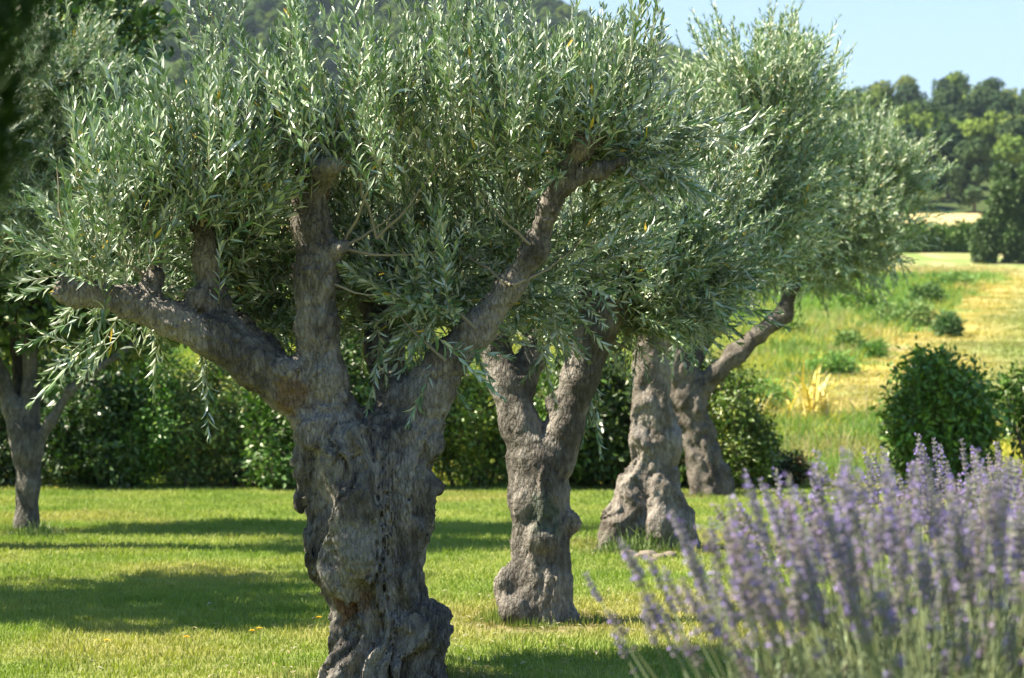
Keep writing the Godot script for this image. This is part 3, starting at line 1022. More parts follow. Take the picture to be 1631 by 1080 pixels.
	b += chain([[30, 640, 0.1, 10.1], [28, 560, 0.2, 9.2], [10, 480, 0.2, 6.7], [0, 300, 0.2, 4.2]], d, base)
	b += chain([[56, 712, -0.03, 10.1], [82, 670, -0.05, 7.6], [112, 620, -0.06, 6.7], [150, 588, -0.05, 6.7], [188, 566, 0.0, 5.0], [222, 538, 0.1, 3.4]], d, base)
	b += chain([[48, 560, 0.05, 8.4], [76, 500, 0.1, 5.9], [130, 430, 0.2, 4.2]], d, base)
	t = thing("broadleaf_tree", "smooth grey trunked tree with dark broad leaves at the left edge of the lawn", "tree", base)
	part("trunk", trunk_mesh(b, [], [], 0.017, {"k": 0.05, "seed": 83, "flute": 0.006, "lump": 0.012, "fine": 0.008, "fine_freq": 20.0, "dark": Color(0.10, 0.098, 0.09), "light": Color(0.20, 0.195, 0.18)}), bark_far, t)
	var broad := []
	for k in 4:
		broad.append(leaf_clump(20 + k, 26, 0.22, 0.10, 0.6, Color(0.045, 0.09, 0.022), Color(0.085, 0.15, 0.032), Color(0.14, 0.20, 0.04)))
	bl = []
	for e in [[90, 60, 0.2, 180, 120, 1.0, 1.0, 0.6, 0.3], [40, 250, 0.3, 190, 160, 1.0, 1.0, 0.6, 0.2], [160, 330, 0.5, 150, 170, 0.8, 0.8, 0.6, 0.2], [60, 470, 0.4, 170, 90, 0.8, 0.8, 0.6, 0.0], [200, 500, 0.4, 95, 65, 0.6, 0.32, 0.6, -0.2], [-60, 560, 0.1, 60, 40, 0.5, 0.1, 0.6, 0.0]]:
		bl.append([P(e[0], e[1], d + e[2]) - base, Vector3(e[3] * px, e[4] * px, e[5]), e[6], e[7], e[8]])
	var xs := [[], [], [], []]
	var cs := [[], [], [], []]
	for q in scatter(bl, 900, [], 0.55, 0.5):
		var j := rng.randi() % 4
		var g := rnd(0.75, 1.25)
		xs[j].append(Transform3D(basis_up(q[1], rnd(0, TAU), rnd(0.8, 1.2)), q[0]))
		cs[j].append(Color(g, g, g))
	var bm := leaf_mat(0.45, Color(0.35, 0.5, 0.15))
	for j in 4:
		many("foliage", broad[j], bm, xs[j], cs[j], t)

func build_hedge() -> void:
	rng.seed = 201
	var wood := plain_mat(0.9, 0.2)
	var lm := leaf_mat(0.38, Color(0.40, 0.50, 0.18))
	var small := []
	var glossy := []
	for k in 3:
		small.append(leaf_clump(40 + k, 30, 0.13, 0.055, 0.5, Color(0.06, 0.105, 0.028), Color(0.11, 0.165, 0.045), Color(0.22, 0.24, 0.06)))
		glossy.append(leaf_clump(50 + k, 24, 0.15, 0.085, 0.45, Color(0.05, 0.095, 0.022), Color(0.095, 0.15, 0.036), Color(0.16, 0.21, 0.05)))
	# [px, base py, top py, half width px, clumps, tint, label]
	var rows := [
		[-20, 786, 560, 105, 1, Color(0.49, 0.58, 0.54), "dark green shrub behind the grey trunked tree"],
		[135, 784, 580, 95, 1, Color(0.49, 0.64, 0.44), "deep green shrub right of the grey trunk, darkest of the hedge"],
		[215, 783, 566, 80, 0, Color(0.93, 1.36, 0.61), "bright green leafy shrub between the dark shrub and the grey leaved one"],
		[330, 782, 580, 105, 0, Color(1.54, 1.48, 1.29), "greyish green rounded shrub with pale glinting leaves under the left limb"],
		[450, 780, 640, 70, 1, Color(1.12, 1.29, 0.99), "low glossy shrub just left of the thick trunk"],
		[590, 780, 505, 100, 1, Color(0.58, 0.71, 0.49), "tall dark shrub seen through the fork of the thick trunk"],
		[745, 780, 585, 85, 0, Color(1.54, 1.59, 0.74), "yellowish green shrub between the thick trunk and the slender forked one"],
		[870, 778, 590, 90, 1, Color(1.12, 1.23, 0.68), "green shrub behind the slender forked trunk"],
		[985, 777, 600, 80, 1, Color(0.56, 0.64, 0.44), "dark shrub left of the pale lumpy trunk"],
		[1075, 776, 590, 70, 1, Color(0.71, 0.76, 0.44), "shrub behind the leaning trunk"],
		[1165, 772, 590, 62, 0, Color(1.04, 1.12, 0.55), "open branching shrub at the free end of the hedge"],
	]
	for r in rows:
		var d := 22.2 + rnd(-0.15, 0.35)
		var px := d / FOC
		var at := P(r[0], r[1], d)
		at.y = ground(at.x, d)
		var h: float = (r[1] - r[2]) * px
		var w: float = r[3] * px
		var bl := []
		for k in 9:
			var u := rnd(-0.75, 0.75)
			var v := rnd(0.22, 0.8)
			bl.append([Vector3(u * w, v * h, rnd(-0.35, 0.35)), Vector3(w * rnd(0.35, 0.5), h * rnd(0.2, 0.3), rnd(0.3, 0.5)), 1.0, 0.7, 0.3])
		for k in 7:
			bl.append([Vector3(rnd(-0.85, 0.85) * w, h * rnd(0.8, 1.12), rnd(-0.2, 0.2)), Vector3(0.12, rnd(0.1, 0.22), 0.12), 0.16, 0.4, 0.9])
		bl.append([Vector3(0, h * 0.3, 0), Vector3(w * 0.95, h * 0.34, 0.55), 3.0, 0.6, 0.2])
		bl.append([Vector3(0, h * 0.62, 0), Vector3(w * 0.8, h * 0.38, 0.5), 3.0, 0.6, 0.3])
		shrub(r[6], "hedge_shrub", "shrub", at, bl, int(260 + 520 * w * h), glossy if r[4] == 1 else small, lm, r[5], wood, "shrubs of the hedge behind the lawn")
	# the loose bough of the last shrub
	# round glossy bush at the right, and its neighbour at the edge
	var d2 := 21.5
	var p2 := d2 / FOC
	var at2 := P(1497, 770, d2)
	at2.y = ground(at2.x, d2)
	var top := (770 - 545) * p2
	var bl2 := []
	for e in [[0, 0.42, 84, 0.40, 3.0], [-25, 0.72, 55, 0.26, 1.2], [30, 0.66, 55, 0.25, 1.0], [-5, 0.85, 34, 0.14, 0.5], [-55, 0.5, 36, 0.2, 0.7], [60, 0.45, 34, 0.22, 0.7], [0, 0.2, 75, 0.2, 1.4]]:
		bl2.append([Vector3(e[0] * p2, e[1] * top, 0), Vector3(e[2] * p2, e[3] * top, 0.5), e[4], 0.7, 0.3])
	shrub("round glossy green bush standing alone behind the lavender", "round_bush", "bush", at2, bl2, 620, glossy, lm, Color(1.1, 1.4, 0.6), wood)
	at2 = P(1662, 740, 22.0)
	at2.y = ground(at2.x, 22.0)
	bl2 = [[Vector3(0, 0.8, 0), Vector3(0.35, 0.45, 0.35), 1.0, 0.8, 0.2], [Vector3(-0.2, 1.0, 0), Vector3(0.3, 0.25, 0.3), 0.5, 0.8, 0.3]]
	shrub("broad leaved green bush beyond the round glossy bush", "bush", "bush", at2, bl2, 150, glossy, lm, Color(0.9, 1.1, 0.5), wood)
	# low dark plant at the edge of the lawn
	at2 = P(1230, 776, 22.6)
	at2.y = ground(at2.x, 22.6)
	bl2 = [[Vector3(0, 0.16, 0), Vector3(0.42, 0.2, 0.3), 1.0, 0.6, 0.4], [Vector3(-0.1, 0.3, 0), Vector3(0.16, 0.14, 0.15), 0.3, 0.6, 0.6]]
	shrub("low dark green plant at the lawn edge right of the leaning trunk", "low_shrub", "plant", at2, bl2, 130, small, lm, Color(0.5, 0.6, 0.5), wood)
	at2 = P(1262, 772, 22.6)
	at2.y = ground(at2.x, 22.6)
	bl2 = [[Vector3(0, 0.14, 0), Vector3(0.14, 0.16, 0.14), 1.0, 0.6, 0.6]]
	shrub("small reddish brown plant beside the low dark one", "low_shrub", "plant", at2, bl2, 26, small, lm, Color(1.3, 0.5, 0.4), wood)

func build_meadow_things() -> void:
	rng.seed = 301
	var wood := plain_mat(0.9, 0.2)
	var lm := leaf_mat(0.6, Color(0.45, 0.5, 0.2))
	var soft := []
	for k in 3:
		soft.append(leaf_clump(60 + k, 46, 0.22, 0.10, 0.28, Color(0.09, 0.15, 0.04), Color(0.15, 0.21, 0.06), Color(0.26, 0.26, 0.08)))
	# green weed clumps in the meadow: [px, base py, half width px, height px, tint, label]
	for r in [
		[1365, 500, 32, 40, Color(0.8, 1.0, 0.5), "bright green weed clump in the meadow under the silvery crown"],
		[1475, 492, 17, 30, Color(0.45, 0.6, 0.5), "dark green weed clump above the round bush"],
		[1300, 478, 34, 30, Color(0.7, 0.95, 0.5), "leafy green clump behind the bent bare limb"],
		[1440, 520, 42, 32, Color(0.9, 1.0, 0.95), "greyish green clump at the edge of the mown ground"],
		[1510, 538, 8, 26, Color(0.35, 0.55, 0.5), "small dark sapling above the round bush"],
		[1355, 565, 16, 26, Color(0.6, 0.75, 0.5), "dull green clump beside the dry yellow grass"],
		[1388, 572, 16, 10, Color(0.5, 0.8, 0.4), "low flat green patch on the mown ground"],
		[1530, 462, 40, 14, Color(0.7, 0.9, 0.6), "flat green strip of weeds along the top of the slope"],
		[1250, 540, 40, 30, Color(1.0, 1.1, 0.7), "pale green weeds below the bent bare limb"],
		[1330, 600, 40, 34, Color(0.7, 1.0, 0.55), "lush green weeds behind the tall yellow grass"],
		[1215, 655, 40, 46, Color(0.75, 1.1, 0.5), "lush green weeds between the leaning trunk and the yellow grass"],
	]:
		var d: float = 9227.0 / (r[1] - 369.0)
		var px := d / FOC
		var at := P(r[0], r[1], d)
		at.y = ground(at.x, d)
		var w: float = r[2] * px
		var h: float = r[3] * px
		var bl := []
		for k in 5:
			bl.append([Vector3(rnd(-0.6, 0.6) * w, h * rnd(0.3, 0.6), rnd(-0.5, 0.5) * w), Vector3(w * 0.5, h * 0.42, w * 0.5), 1.0, 0.5, 0.8])
		var n := int(clampf(60.0 + 40.0 * w * h, 40.0, 420.0))
		var t := thing("meadow_plant", r[5], "plant", at, "green clumps in the meadow")
		var xs := [[], [], []]
		var cs := [[], [], []]
		var sc := clampf(d / 40.0, 0.6, 2.6)
		for q in scatter(bl, n, [], 0.5, 0.5):
			var j := rng.randi() % 3
			var g := rnd(0.8, 1.2)
			xs[j].append(Transform3D(basis_up(q[1], rnd(0, TAU), sc * rnd(0.8, 1.2)), Vector3(q[0].x, maxf(q[0].y, 0.05), q[0].z)))
			cs[j].append(Color(r[4].r * g, r[4].g * g, r[4].b * g) * 1.4)
		for j in 3:
			many("foliage", soft[j], lm, xs[j], cs[j], t)
	# tall yellow grasses with arching blades
	var ym := leaf_mat(0.55, Color(0.75, 0.7, 0.3))
	for r in [[1292, 655, 125, 38, "tall bright yellow grass clump with arching blades, largest in the meadow"], [1258, 640, 95, 8, "thin yellow grass stalk left of the largest yellow clump"], [1212, 640, 80, 5, "single arching yellow blade nearest the leaning trunk"], [1316, 660, 80, 12, "short yellow grass clump right of the largest one"]]:
		var d := 30.0
		var px := d / FOC
		var at := P(r[0], r[1], d)
		at.y = ground(at.x, d)
		var t := thing("yellow_grass", r[4], "plant", at, "tall yellow grasses")
		for k in r[3]:
			var m := MB.new()
			var a := rnd(0, TAU)
			var h: float = (r[1] - P(0, 0, 1).y * 0.0 - (r[1] - r[2])) * px * rnd(0.45, 1.1)
			var o := Vector3(cos(a), 0, sin(a) * 0.6)
			var side := o.cross(Vector3.UP).normalized() * 0.02
			var prev := Vector3(rnd(-0.004, 0.004) * r[3], -0.02, rnd(-0.004, 0.004) * r[3])
			var foot := prev
			var col := Color(0.62, 0.51, 0.09).lerp(Color(0.68, 0.61, 0.30), rng.randf())
			var lean := rnd(0.15, 1.0)
			for s in 7:
				var u := (s + 1) / 7.0
				var p := foot + Vector3(0, h * (1.3 * u - (0.3 + lean * 0.6) * u * u * u), 0) + o * h * lean * u * u * 1.2
				var w0 := sin(minf(s / 7.0 + 0.18, 1.0) * PI) * 0.9 + 0.1
				var w1 := sin(minf(u + 0.14, 1.0) * PI) * 0.9 + 0.02
				m.quad(prev - side * w0, prev + side * w0, p + side * w1, p - side * w1, col)
				prev = p
			part("blade", m.done(), ym, t)
	# wire fence between the lawn and the meadow
	var fence := thing("wire_fence", "thin square mesh wire fence along the meadow edge", "fence", Vector3(0, 0, -23.4))
	var metal := plain_mat(0.5, 0.5)
	var wires := MB.new()
	var xx := 1.6
	while xx < 6.2:
		wires.tube([Vector3(xx, ground(xx, 23.4), 0), Vector3(xx, ground(xx, 23.4) + 1.25, 0)], [0.0016, 0.0016], 3, Color(0.2, 0.21, 0.2))
		xx += 0.15
	for k in 9:
		wires.tube([Vector3(1.6, 0.08 + k * 0.145, 0.004), Vector3(6.2, 0.08 + k * 0.145, 0.004)], [0.0016, 0.0016], 3, Color(0.2, 0.21, 0.2))
	var wm := part("wire_mesh", wires.done(), metal, fence)
	wm.set_meta("kind", "stuff")
	# far hedge below the wood
	rng.seed = 311
	var far_clump := []
	for k in 2:
		far_clump.append(leaf_clump(70 + k, 60, 0.55, 0.30, 0.6, Color(0.07, 0.12, 0.03), Color(0.13, 0.19, 0.05), Color(0.16, 0.22, 0.06)))
	var hd := 172.0
	var hp := hd / FOC
	var hat := P(1490, 405, hd)
	hat.y = ground(hat.x, hd)
	var hbl := []
	for k in 12:
		hbl.append([Vector3((-95 + k * 16) * hp, 1.1, 0), Vector3(0.8, 1.0, 0.8), 1.0, 0.5, 0.5])
	shrub("long clipped green hedge at the top of the meadow below the wood", "clipped_hedge", "hedge", hat, hbl, 420, far_clump, lm, Color(0.9, 1.1, 0.6), wood)
	# dark trees beside it
	for r in [[1602, 415, 150, 30, "tall dark tree right of the clipped hedge"], [1648, 416, 150, 34, "broad dark tree at the meadow top, outermost beside the wood"], [1572, 412, 70, 20, "low dark tree next to the end of the clipped hedge"]]:
		var d := 158.0
		var px := d / FOC
		var at := P(r[0], r[1], d)
		at.y = ground(at.x, d)
		var h: float = r[2] * px
		var w: float = r[3] * px
		var t := thing("field_tree", r[4], "tree", at, "dark trees at the top of the meadow")
		var bl := []
		for k in 10:
			var v := rnd(0.06, 0.9)
			bl.append([Vector3(rnd(-0.6, 0.6) * w * (1.15 - v), v * h, rnd(-0.6, 0.6) * w), Vector3(w * 0.5, h * 0.15, w * 0.5), 1.0, 0.6, 0.3])
		var xs := [[], []]
		var cs := [[], []]
		for q in scatter(bl, 420, [], 0.5, 0.5):
			var j := rng.randi() % 2
			var g := rnd(0.5, 0.85)
			xs[j].append(Transform3D(basis_up(q[1], rnd(0, TAU), rnd(0.8, 1.3)), q[0]))
			cs[j].append(Color(0.75 * g, 0.95 * g, 0.8 * g))
		for j in 2:
			many("crown", far_clump[j], lm, xs[j], cs[j], t)
		var tm := MB.new()
		tm.tube([Vector3(0, -0.2, 0), Vector3(0.1, h * 0.3, 0), Vector3(0, h * 0.7, 0)], [0.25, 0.18, 0.08], 7, Color(0.12, 0.1, 0.08))
		part("trunk", tm.done(), wood, t)

func blade_tuft(sd: int, n: int, spread: float, h: float, w: float, dry: float) -> ArrayMesh:
	rng.seed = 900 + sd
	var m := MB.new()
	for k in n:
		var a := rnd(0, TAU)
		var r := spread * sqrt(rng.randf())
		var p := Vector3(cos(a) * r, -0.004, sin(a) * r)
		var hh := h * rnd(0.5, 1.15)
		var o := Vector3(cos(a + rnd(-1.5, 1.5)), 0, sin(a + rnd(-1.5, 1.5))) * hh * rnd(0.15, 0.8)
		var s := Vector3(rnd(-1, 1), 0, rnd(-1, 1)).normalized() * w * rnd(0.7, 1.2) * 0.5
		var q := p + o * 0.35 + Vector3(0, hh * 0.62, 0)
		var e := p + o + Vector3(0, hh, 0)
		var g := rnd(0.75, 1.25)
		var col := Color(g, g, g) if rng.randf() > dry else Color(1.7, 1.4, 2.6)
		m.quad(p - s, p + s, q + s * 0.8, q - s * 0.8, col)
		m.tri(q - s * 0.8, q + s * 0.8, e, col)
	return m.done()

func build_grass() -> void:
	rng.seed = 401
	var gmat := leaf_mat(0.6, Color(0.75, 0.82, 0.34), Color.WHITE, 0.3)
	var tufts := []
	for k in 4:
		tufts.append(blade_tuft(k, 26, 0.075, 0.031, 0.0045, 0.16))
	var lawn_grass := Node3D.new()
	lawn_grass.name = "grass"
	lawn_grass.set_meta("kind", "stuff")
	lawn_grass.set_meta("label", "short sunlit green grass of the lawn under the trees")
	add_child(lawn_grass, true)
	var xs := [[], [], [], []]
	var cs := [[], [], [], []]
	rng.seed = 402
	var d := 5.5
	while d < 22.9:
		var step := 0.058 + 0.0022 * maxf(d - 9.0, 0.0)
		var half := 0.262 * d + 0.7
		var x := -half
		while x < half:
			var gx := x + rnd(-0.05, 0.05)
			var gd := d + rnd(-0.05, 0.05)
			x += step
			if rng.randf() < bare(gx, gd) * 0.8:
				continue
			var j := rng.randi() % 4
			var s := rnd(0.75, 1.25) * (1.0 + 0.02 * maxf(d - 9.0, 0.0))
			if gn.get_noise_2d(gx * 3.0, gd * 3.0) > 0.33:
				s *= 1.35
			var b := Basis(Vector3.UP, rnd(0, TAU)).scaled(Vector3(s, s * rnd(0.8, 1.25), s))
			xs[j].append(Transform3D(b, Vector3(gx, ground(gx, gd), -gd)))
			var c := lawn_color(gx, gd)
			var g := rnd(0.85, 1.2)
			cs[j].append(Color(c.r * g, c.g * g, c.b * g))
		d += step
	# longer, untrimmed grass against the trunks
	for e in [[-0.5, 8.05, 0.27], [0.15, 10.2, 0.20], [0.96, 14.4, 0.34], [2.05, 20.8, 0.24], [-3.7, 15.8, 0.12]]:
		for k in 70:
			var a := rnd(0, TAU)
			var r: float = e[2] * rnd(0.85, 1.5)
			var gx: float = e[0] + cos(a) * r
			var gd: float = e[1] + sin(a) * r
			var j := rng.randi() % 4
			var s := rnd(0.8, 1.2)
			xs[j].append(Transform3D(Basis(Vector3.UP, rnd(0, TAU)).scaled(Vector3(s * 0.7, s * rnd(1.2, 3.0), s * 0.7)), Vector3(gx, ground(gx, gd), -gd)))
			var g := rnd(0.7, 1.1)
			cs[j].append(Color(0.19 * g, 0.25 * g, 0.07 * g))
	for j in 4:
		many("grass_tufts", tufts[j], gmat, xs[j], cs[j], lawn_grass)
	# fallen olive leaves
	var lf := MB.new()
	lf.leaf(Vector3.ZERO, Vector3(1, 0.05, 0), Vector3.UP, 0.055, 0.013, Color(1, 1, 1), 0.6)
	var lfm := lf.done()
	var lx := []
	var lc := []
	for k in 900:
		var e = [[-0.5, 8.05], [0.15, 10.2], [0.96, 14.4]][k % 3]
		var gx: float = e[0] + rng.randfn(0.3, 0.9)
		var gd: float = e[1] + rng.randfn(0.0, 0.8)
		lx.append(Transform3D(Basis(rdir(), rnd(-0.5, 0.5)) * Basis(Vector3.UP, rnd(0, TAU)), Vector3(gx, ground(gx, gd) + rnd(0.008, 0.028), -gd)))
		lc.append(Color(0.30, 0.22, 0.11).lerp(Color(0.36, 0.36, 0.26), rng.randf()))
	many("fallen_leaves", lfm, gmat, lx, lc, lawn_grass)
	# meadow grass
	var tall := []
	for k in 4:
		tall.append(blade_tuft(10 + k, 30, 0.16, 0.22, 0.010, 0.1))
	var mg := Node3D.new()
	mg.name = "meadow_grass"
	mg.set_meta("kind", "stuff")
	mg.set_meta("label", "tall dry yellow and green grass of the meadow on the slope")
	add_child(mg, true)
	xs = [[], [], [], []]
	cs = [[], [], [], []]
	rng.seed = 403
	d = 22.9
	while d < 150.0:
		var step := 0.16 * d / 23.0
		var half := 0.262 * d + 1.0
		var x := -half
		while x < half:
			var gx := x + rnd(-0.5, 0.5) * step
			var gd := d + rnd(-0.5, 0.5) * step
			var edge := gx - 4.5 - (gd - 34.0) * 0.276
			var mowed := edge > 0.0 and gd > 31.0
			var j := rng.randi() % 4
			var s := rnd(0.7, 1.3) * pow(d / 23.0, 0.75)
			var b := Basis(Vector3.UP, rnd(0, TAU)).scaled(Vector3(s, s * (rnd(0.25, 0.4) if mowed else rnd(0.7, 1.4)) * pow(23.0 / d, 0.4), s))
			xs[j].append(Transform3D(b, Vector3(gx, ground(gx, gd), -gd)))
			var c := meadow_color(gx + rnd(-0.6, 0.6), gd + rnd(-0.6, 0.6))
			var g := rnd(0.8, 1.2)
			cs[j].append(Color(c.r * g, c.g * g, c.b * g))
			x += step
		d += step * 1.3
	for j in 4:
		many("grass_tufts", tall[j], gmat, xs[j], cs[j], mg)

# a lavender stem of unit height 0.5 m with its flower spike on top
func lavender_stem(sd: int) -> ArrayMesh:
	rng.seed = 1200 + sd
	var m := MB.new()
	var ln := 0.52
	var bend := Vector3(rnd(-0.05, 0.05), 0, rnd(-0.05, 0.05))
	var at := func(t: float) -> Vector3: return Vector3(0, t * ln, 0) + bend * t * t
	var pts := []
	var rad := []
	for k in 7:
		pts.append((at as Callable).call(k / 6.0))
		rad.append(lerpf(0.0021, 0.0013, k / 6.0))
	var green := Color(0.19, 0.235, 0.115)
	m.tube(pts, rad, 5, green)
	for k in 3:
		var t := rnd(0.05, 0.55)
		var a := rnd(0, TAU)
		for s in 2:
			var o := Vector3(cos(a + s * PI), 0, sin(a + s * PI))
			m.leaf((at as Callable).call(t), (Vector3.UP + o * 0.7).normalized(), o, 0.04, 0.0045, Color(0.19, 0.24, 0.15), 0.4)
	var span := rnd(0.055, 0.085)
	var whorls := int(span / 0.0092)
	var levels := []
	for k in whorls:
		levels.append([1.0 - (whorls - 1 - k) * 0.0092 / ln, 1.0 - 0.45 * smooth(0.6, 1.0, k / float(whorls - 1))])
	if rng.randf() < 0.75:
		levels.append([1.0 - (span + rnd(0.014, 0.03)) / ln, 0.8])
	for lv in levels:
		var c: Vector3 = (at as Callable).call(lv[0])
		var n := 8
		var a0 := rnd(0, TAU)
		for k in n:
			var a := a0 + TAU * k / n + rnd(-0.25, 0.25)
			var o := Vector3(cos(a), 0, sin(a))
			var dir := (o + Vector3.UP * rnd(0.5, 1.1)).normalized()
			var l: float = rnd(0.0075, 0.0105) * lv[1]
			var w := l * 0.42
			var b := c + o * 0.001 + Vector3(0, rnd(-0.002, 0.002), 0)
			var s := dir.cross(Vector3.UP).normalized() * w * 0.5
			var t := s.cross(dir).normalized() * w * 0.5
			var mid := b + dir * l * 0.6
			var tip := b + dir * l
			var col := Color(0.15, 0.135, 0.185).lerp(Color(0.29, 0.255, 0.33), rng.randf())
			if rng.randf() < 0.25:
				col = Color(0.31, 0.29, 0.26)
			var ring := [mid + s, mid + t, mid - s, mid - t]
			for q in 4:
				m.tri(b, ring[(q + 1) % 4], ring[q], col)
				m.tri(ring[q], ring[(q + 1) % 4], tip, col)
			if rng.randf() < 0.16:
				var vi := Color(0.27, 0.21, 0.50).lerp(Color(0.40, 0.33, 0.60), rng.randf())
				for q in 3:
					var lo := (dir + rdir() * 0.9).normalized()
					m.leaf(tip - dir * 0.001, lo, dir, 0.0062, 0.0046, vi, 0.5)
	return m.done()

func bed_height(x: float, d: float) -> float:
	var r := Vector2((x - 1.35) / 2.2, (d - 4.0) / 2.6).length()
	return 0.42 * smooth(1.0, 0.4, r) - 0.03 + 0.015 * gn.get_noise_2d(x * 18.0, d * 16.0)

func build_lavender() -> void:
	rng.seed = 501
	# the raised bed it grows in
	var bed := MB.new()
	var w := 25
	for a in w:
		for b in w:
			var u := a / (w - 1.0) * 2.0 - 1.0
			var v := b / (w - 1.0) * 2.0 - 1.0
			bed.v.append(Vector3(1.35 + u * 2.2, bed_height(1.35 + u * 2.2, 4.0 + v * 2.6), -(4.0 + v * 2.6)))
			bed.c.append(Color(0.15, 0.115, 0.08))
	for a in w - 1:
		for b in w - 1:
			var k := a * w + b
			bed.i.append(k); bed.i.append(k + w); bed.i.append(k + 1)
			bed.i.append(k + 1); bed.i.append(k + w); bed.i.append(k + w + 1)
	bed.smooth_normals()
	var bo := MeshInstance3D.new()
	bo.name = "planting_bed_ground"
	bo.mesh = bed.done()
	bo.material_override = plain_mat(0.95, 0.2)
	bo.set_meta("kind", "structure")
	add_child(bo, true)
	var stems := []
	for k in 10:
		stems.append(lavender_stem(k))
	rng.seed = 502
	var tints := [Color(1, 1, 1), Color(0.90, 0.905, 0.92), Color(0.99, 0.96, 0.92), Color(0.93, 0.935, 0.97)]
	var mats := []
	for c in tints:
		mats.append(leaf_mat(0.7, Color(0.14, 0.13, 0.16), c, 0.3))
	var mat: StandardMaterial3D = mats[0]
	# [px of centre, distance, base height, stems, stem length, spread, label]
	for r in [
		[1460, 3.2, 115, 0.62, 0.48, "middle lavender plant with spikes leaning over the lawn"],
		[1610, 2.9, 160, 0.68, 0.40, "lavender plant nearest the lens with the tallest blurred spikes"],
		[1480, 4.1, 170, 0.60, 0.44, "lavender plant between the nearest one and the farthest one"],
		[1600, 5.2, 140, 0.62, 0.40, "farthest lavender plant with sharp small spikes below the round bush"],
		[1300, 3.4, 36, 0.54, 0.62, "thin lavender plant sprawling lowest, with spikes crossing the lawn below the flared trunk"],
	]:
		var base := P(r[0], 600, r[1])
		base.y = bed_height(base.x, -base.z) - 0.01
		var t := thing("lavender", r[5], "lavender", base, "lavender plants in flower")
		for k in r[2]:
			var a := rnd(0, TAU)
			var lean: float = r[4] * sqrt(rng.randf()) * 1.15
			var dir := Vector3(cos(a) * sin(lean), cos(lean), sin(a) * sin(lean))
			var foot := Vector3(cos(a), 0, sin(a)) * 0.16 * sqrt(rng.randf())
			var s: float = r[3] / 0.52 * rnd(0.86, 1.12)
			var b := basis_up(dir, rnd(0, TAU), 1.0)
			# only the bare stem is lengthened: the spike keeps its size
			var st := rnd(0.95, 1.1)
			b = Basis(b.x * st, b.y * s, b.z * st)
			part("flower_stem", stems[rng.randi() % stems.size()], mats[rng.randi() % 4], t, Transform3D(b, foot))
		# the grey green leafy cushion below
		var cl := leaf_clump(90, 60, 0.12, 0.05, 0.11, Color(0.14, 0.18, 0.10), Color(0.20, 0.24, 0.15), Color(0.24, 0.27, 0.18))
		var xs := []
		var cs := []
		for k in 70:
			var o := rdir()
			xs.append(Transform3D(Basis(Vector3.UP, rnd(0, TAU)), Vector3(o.x * 0.3, absf(o.y) * 0.26 + 0.02, o.z * 0.3)))
			var g := rnd(0.8, 1.2)
			cs.append(Color(g, g, g))
		many("foliage", cl, mat, xs, cs, t)

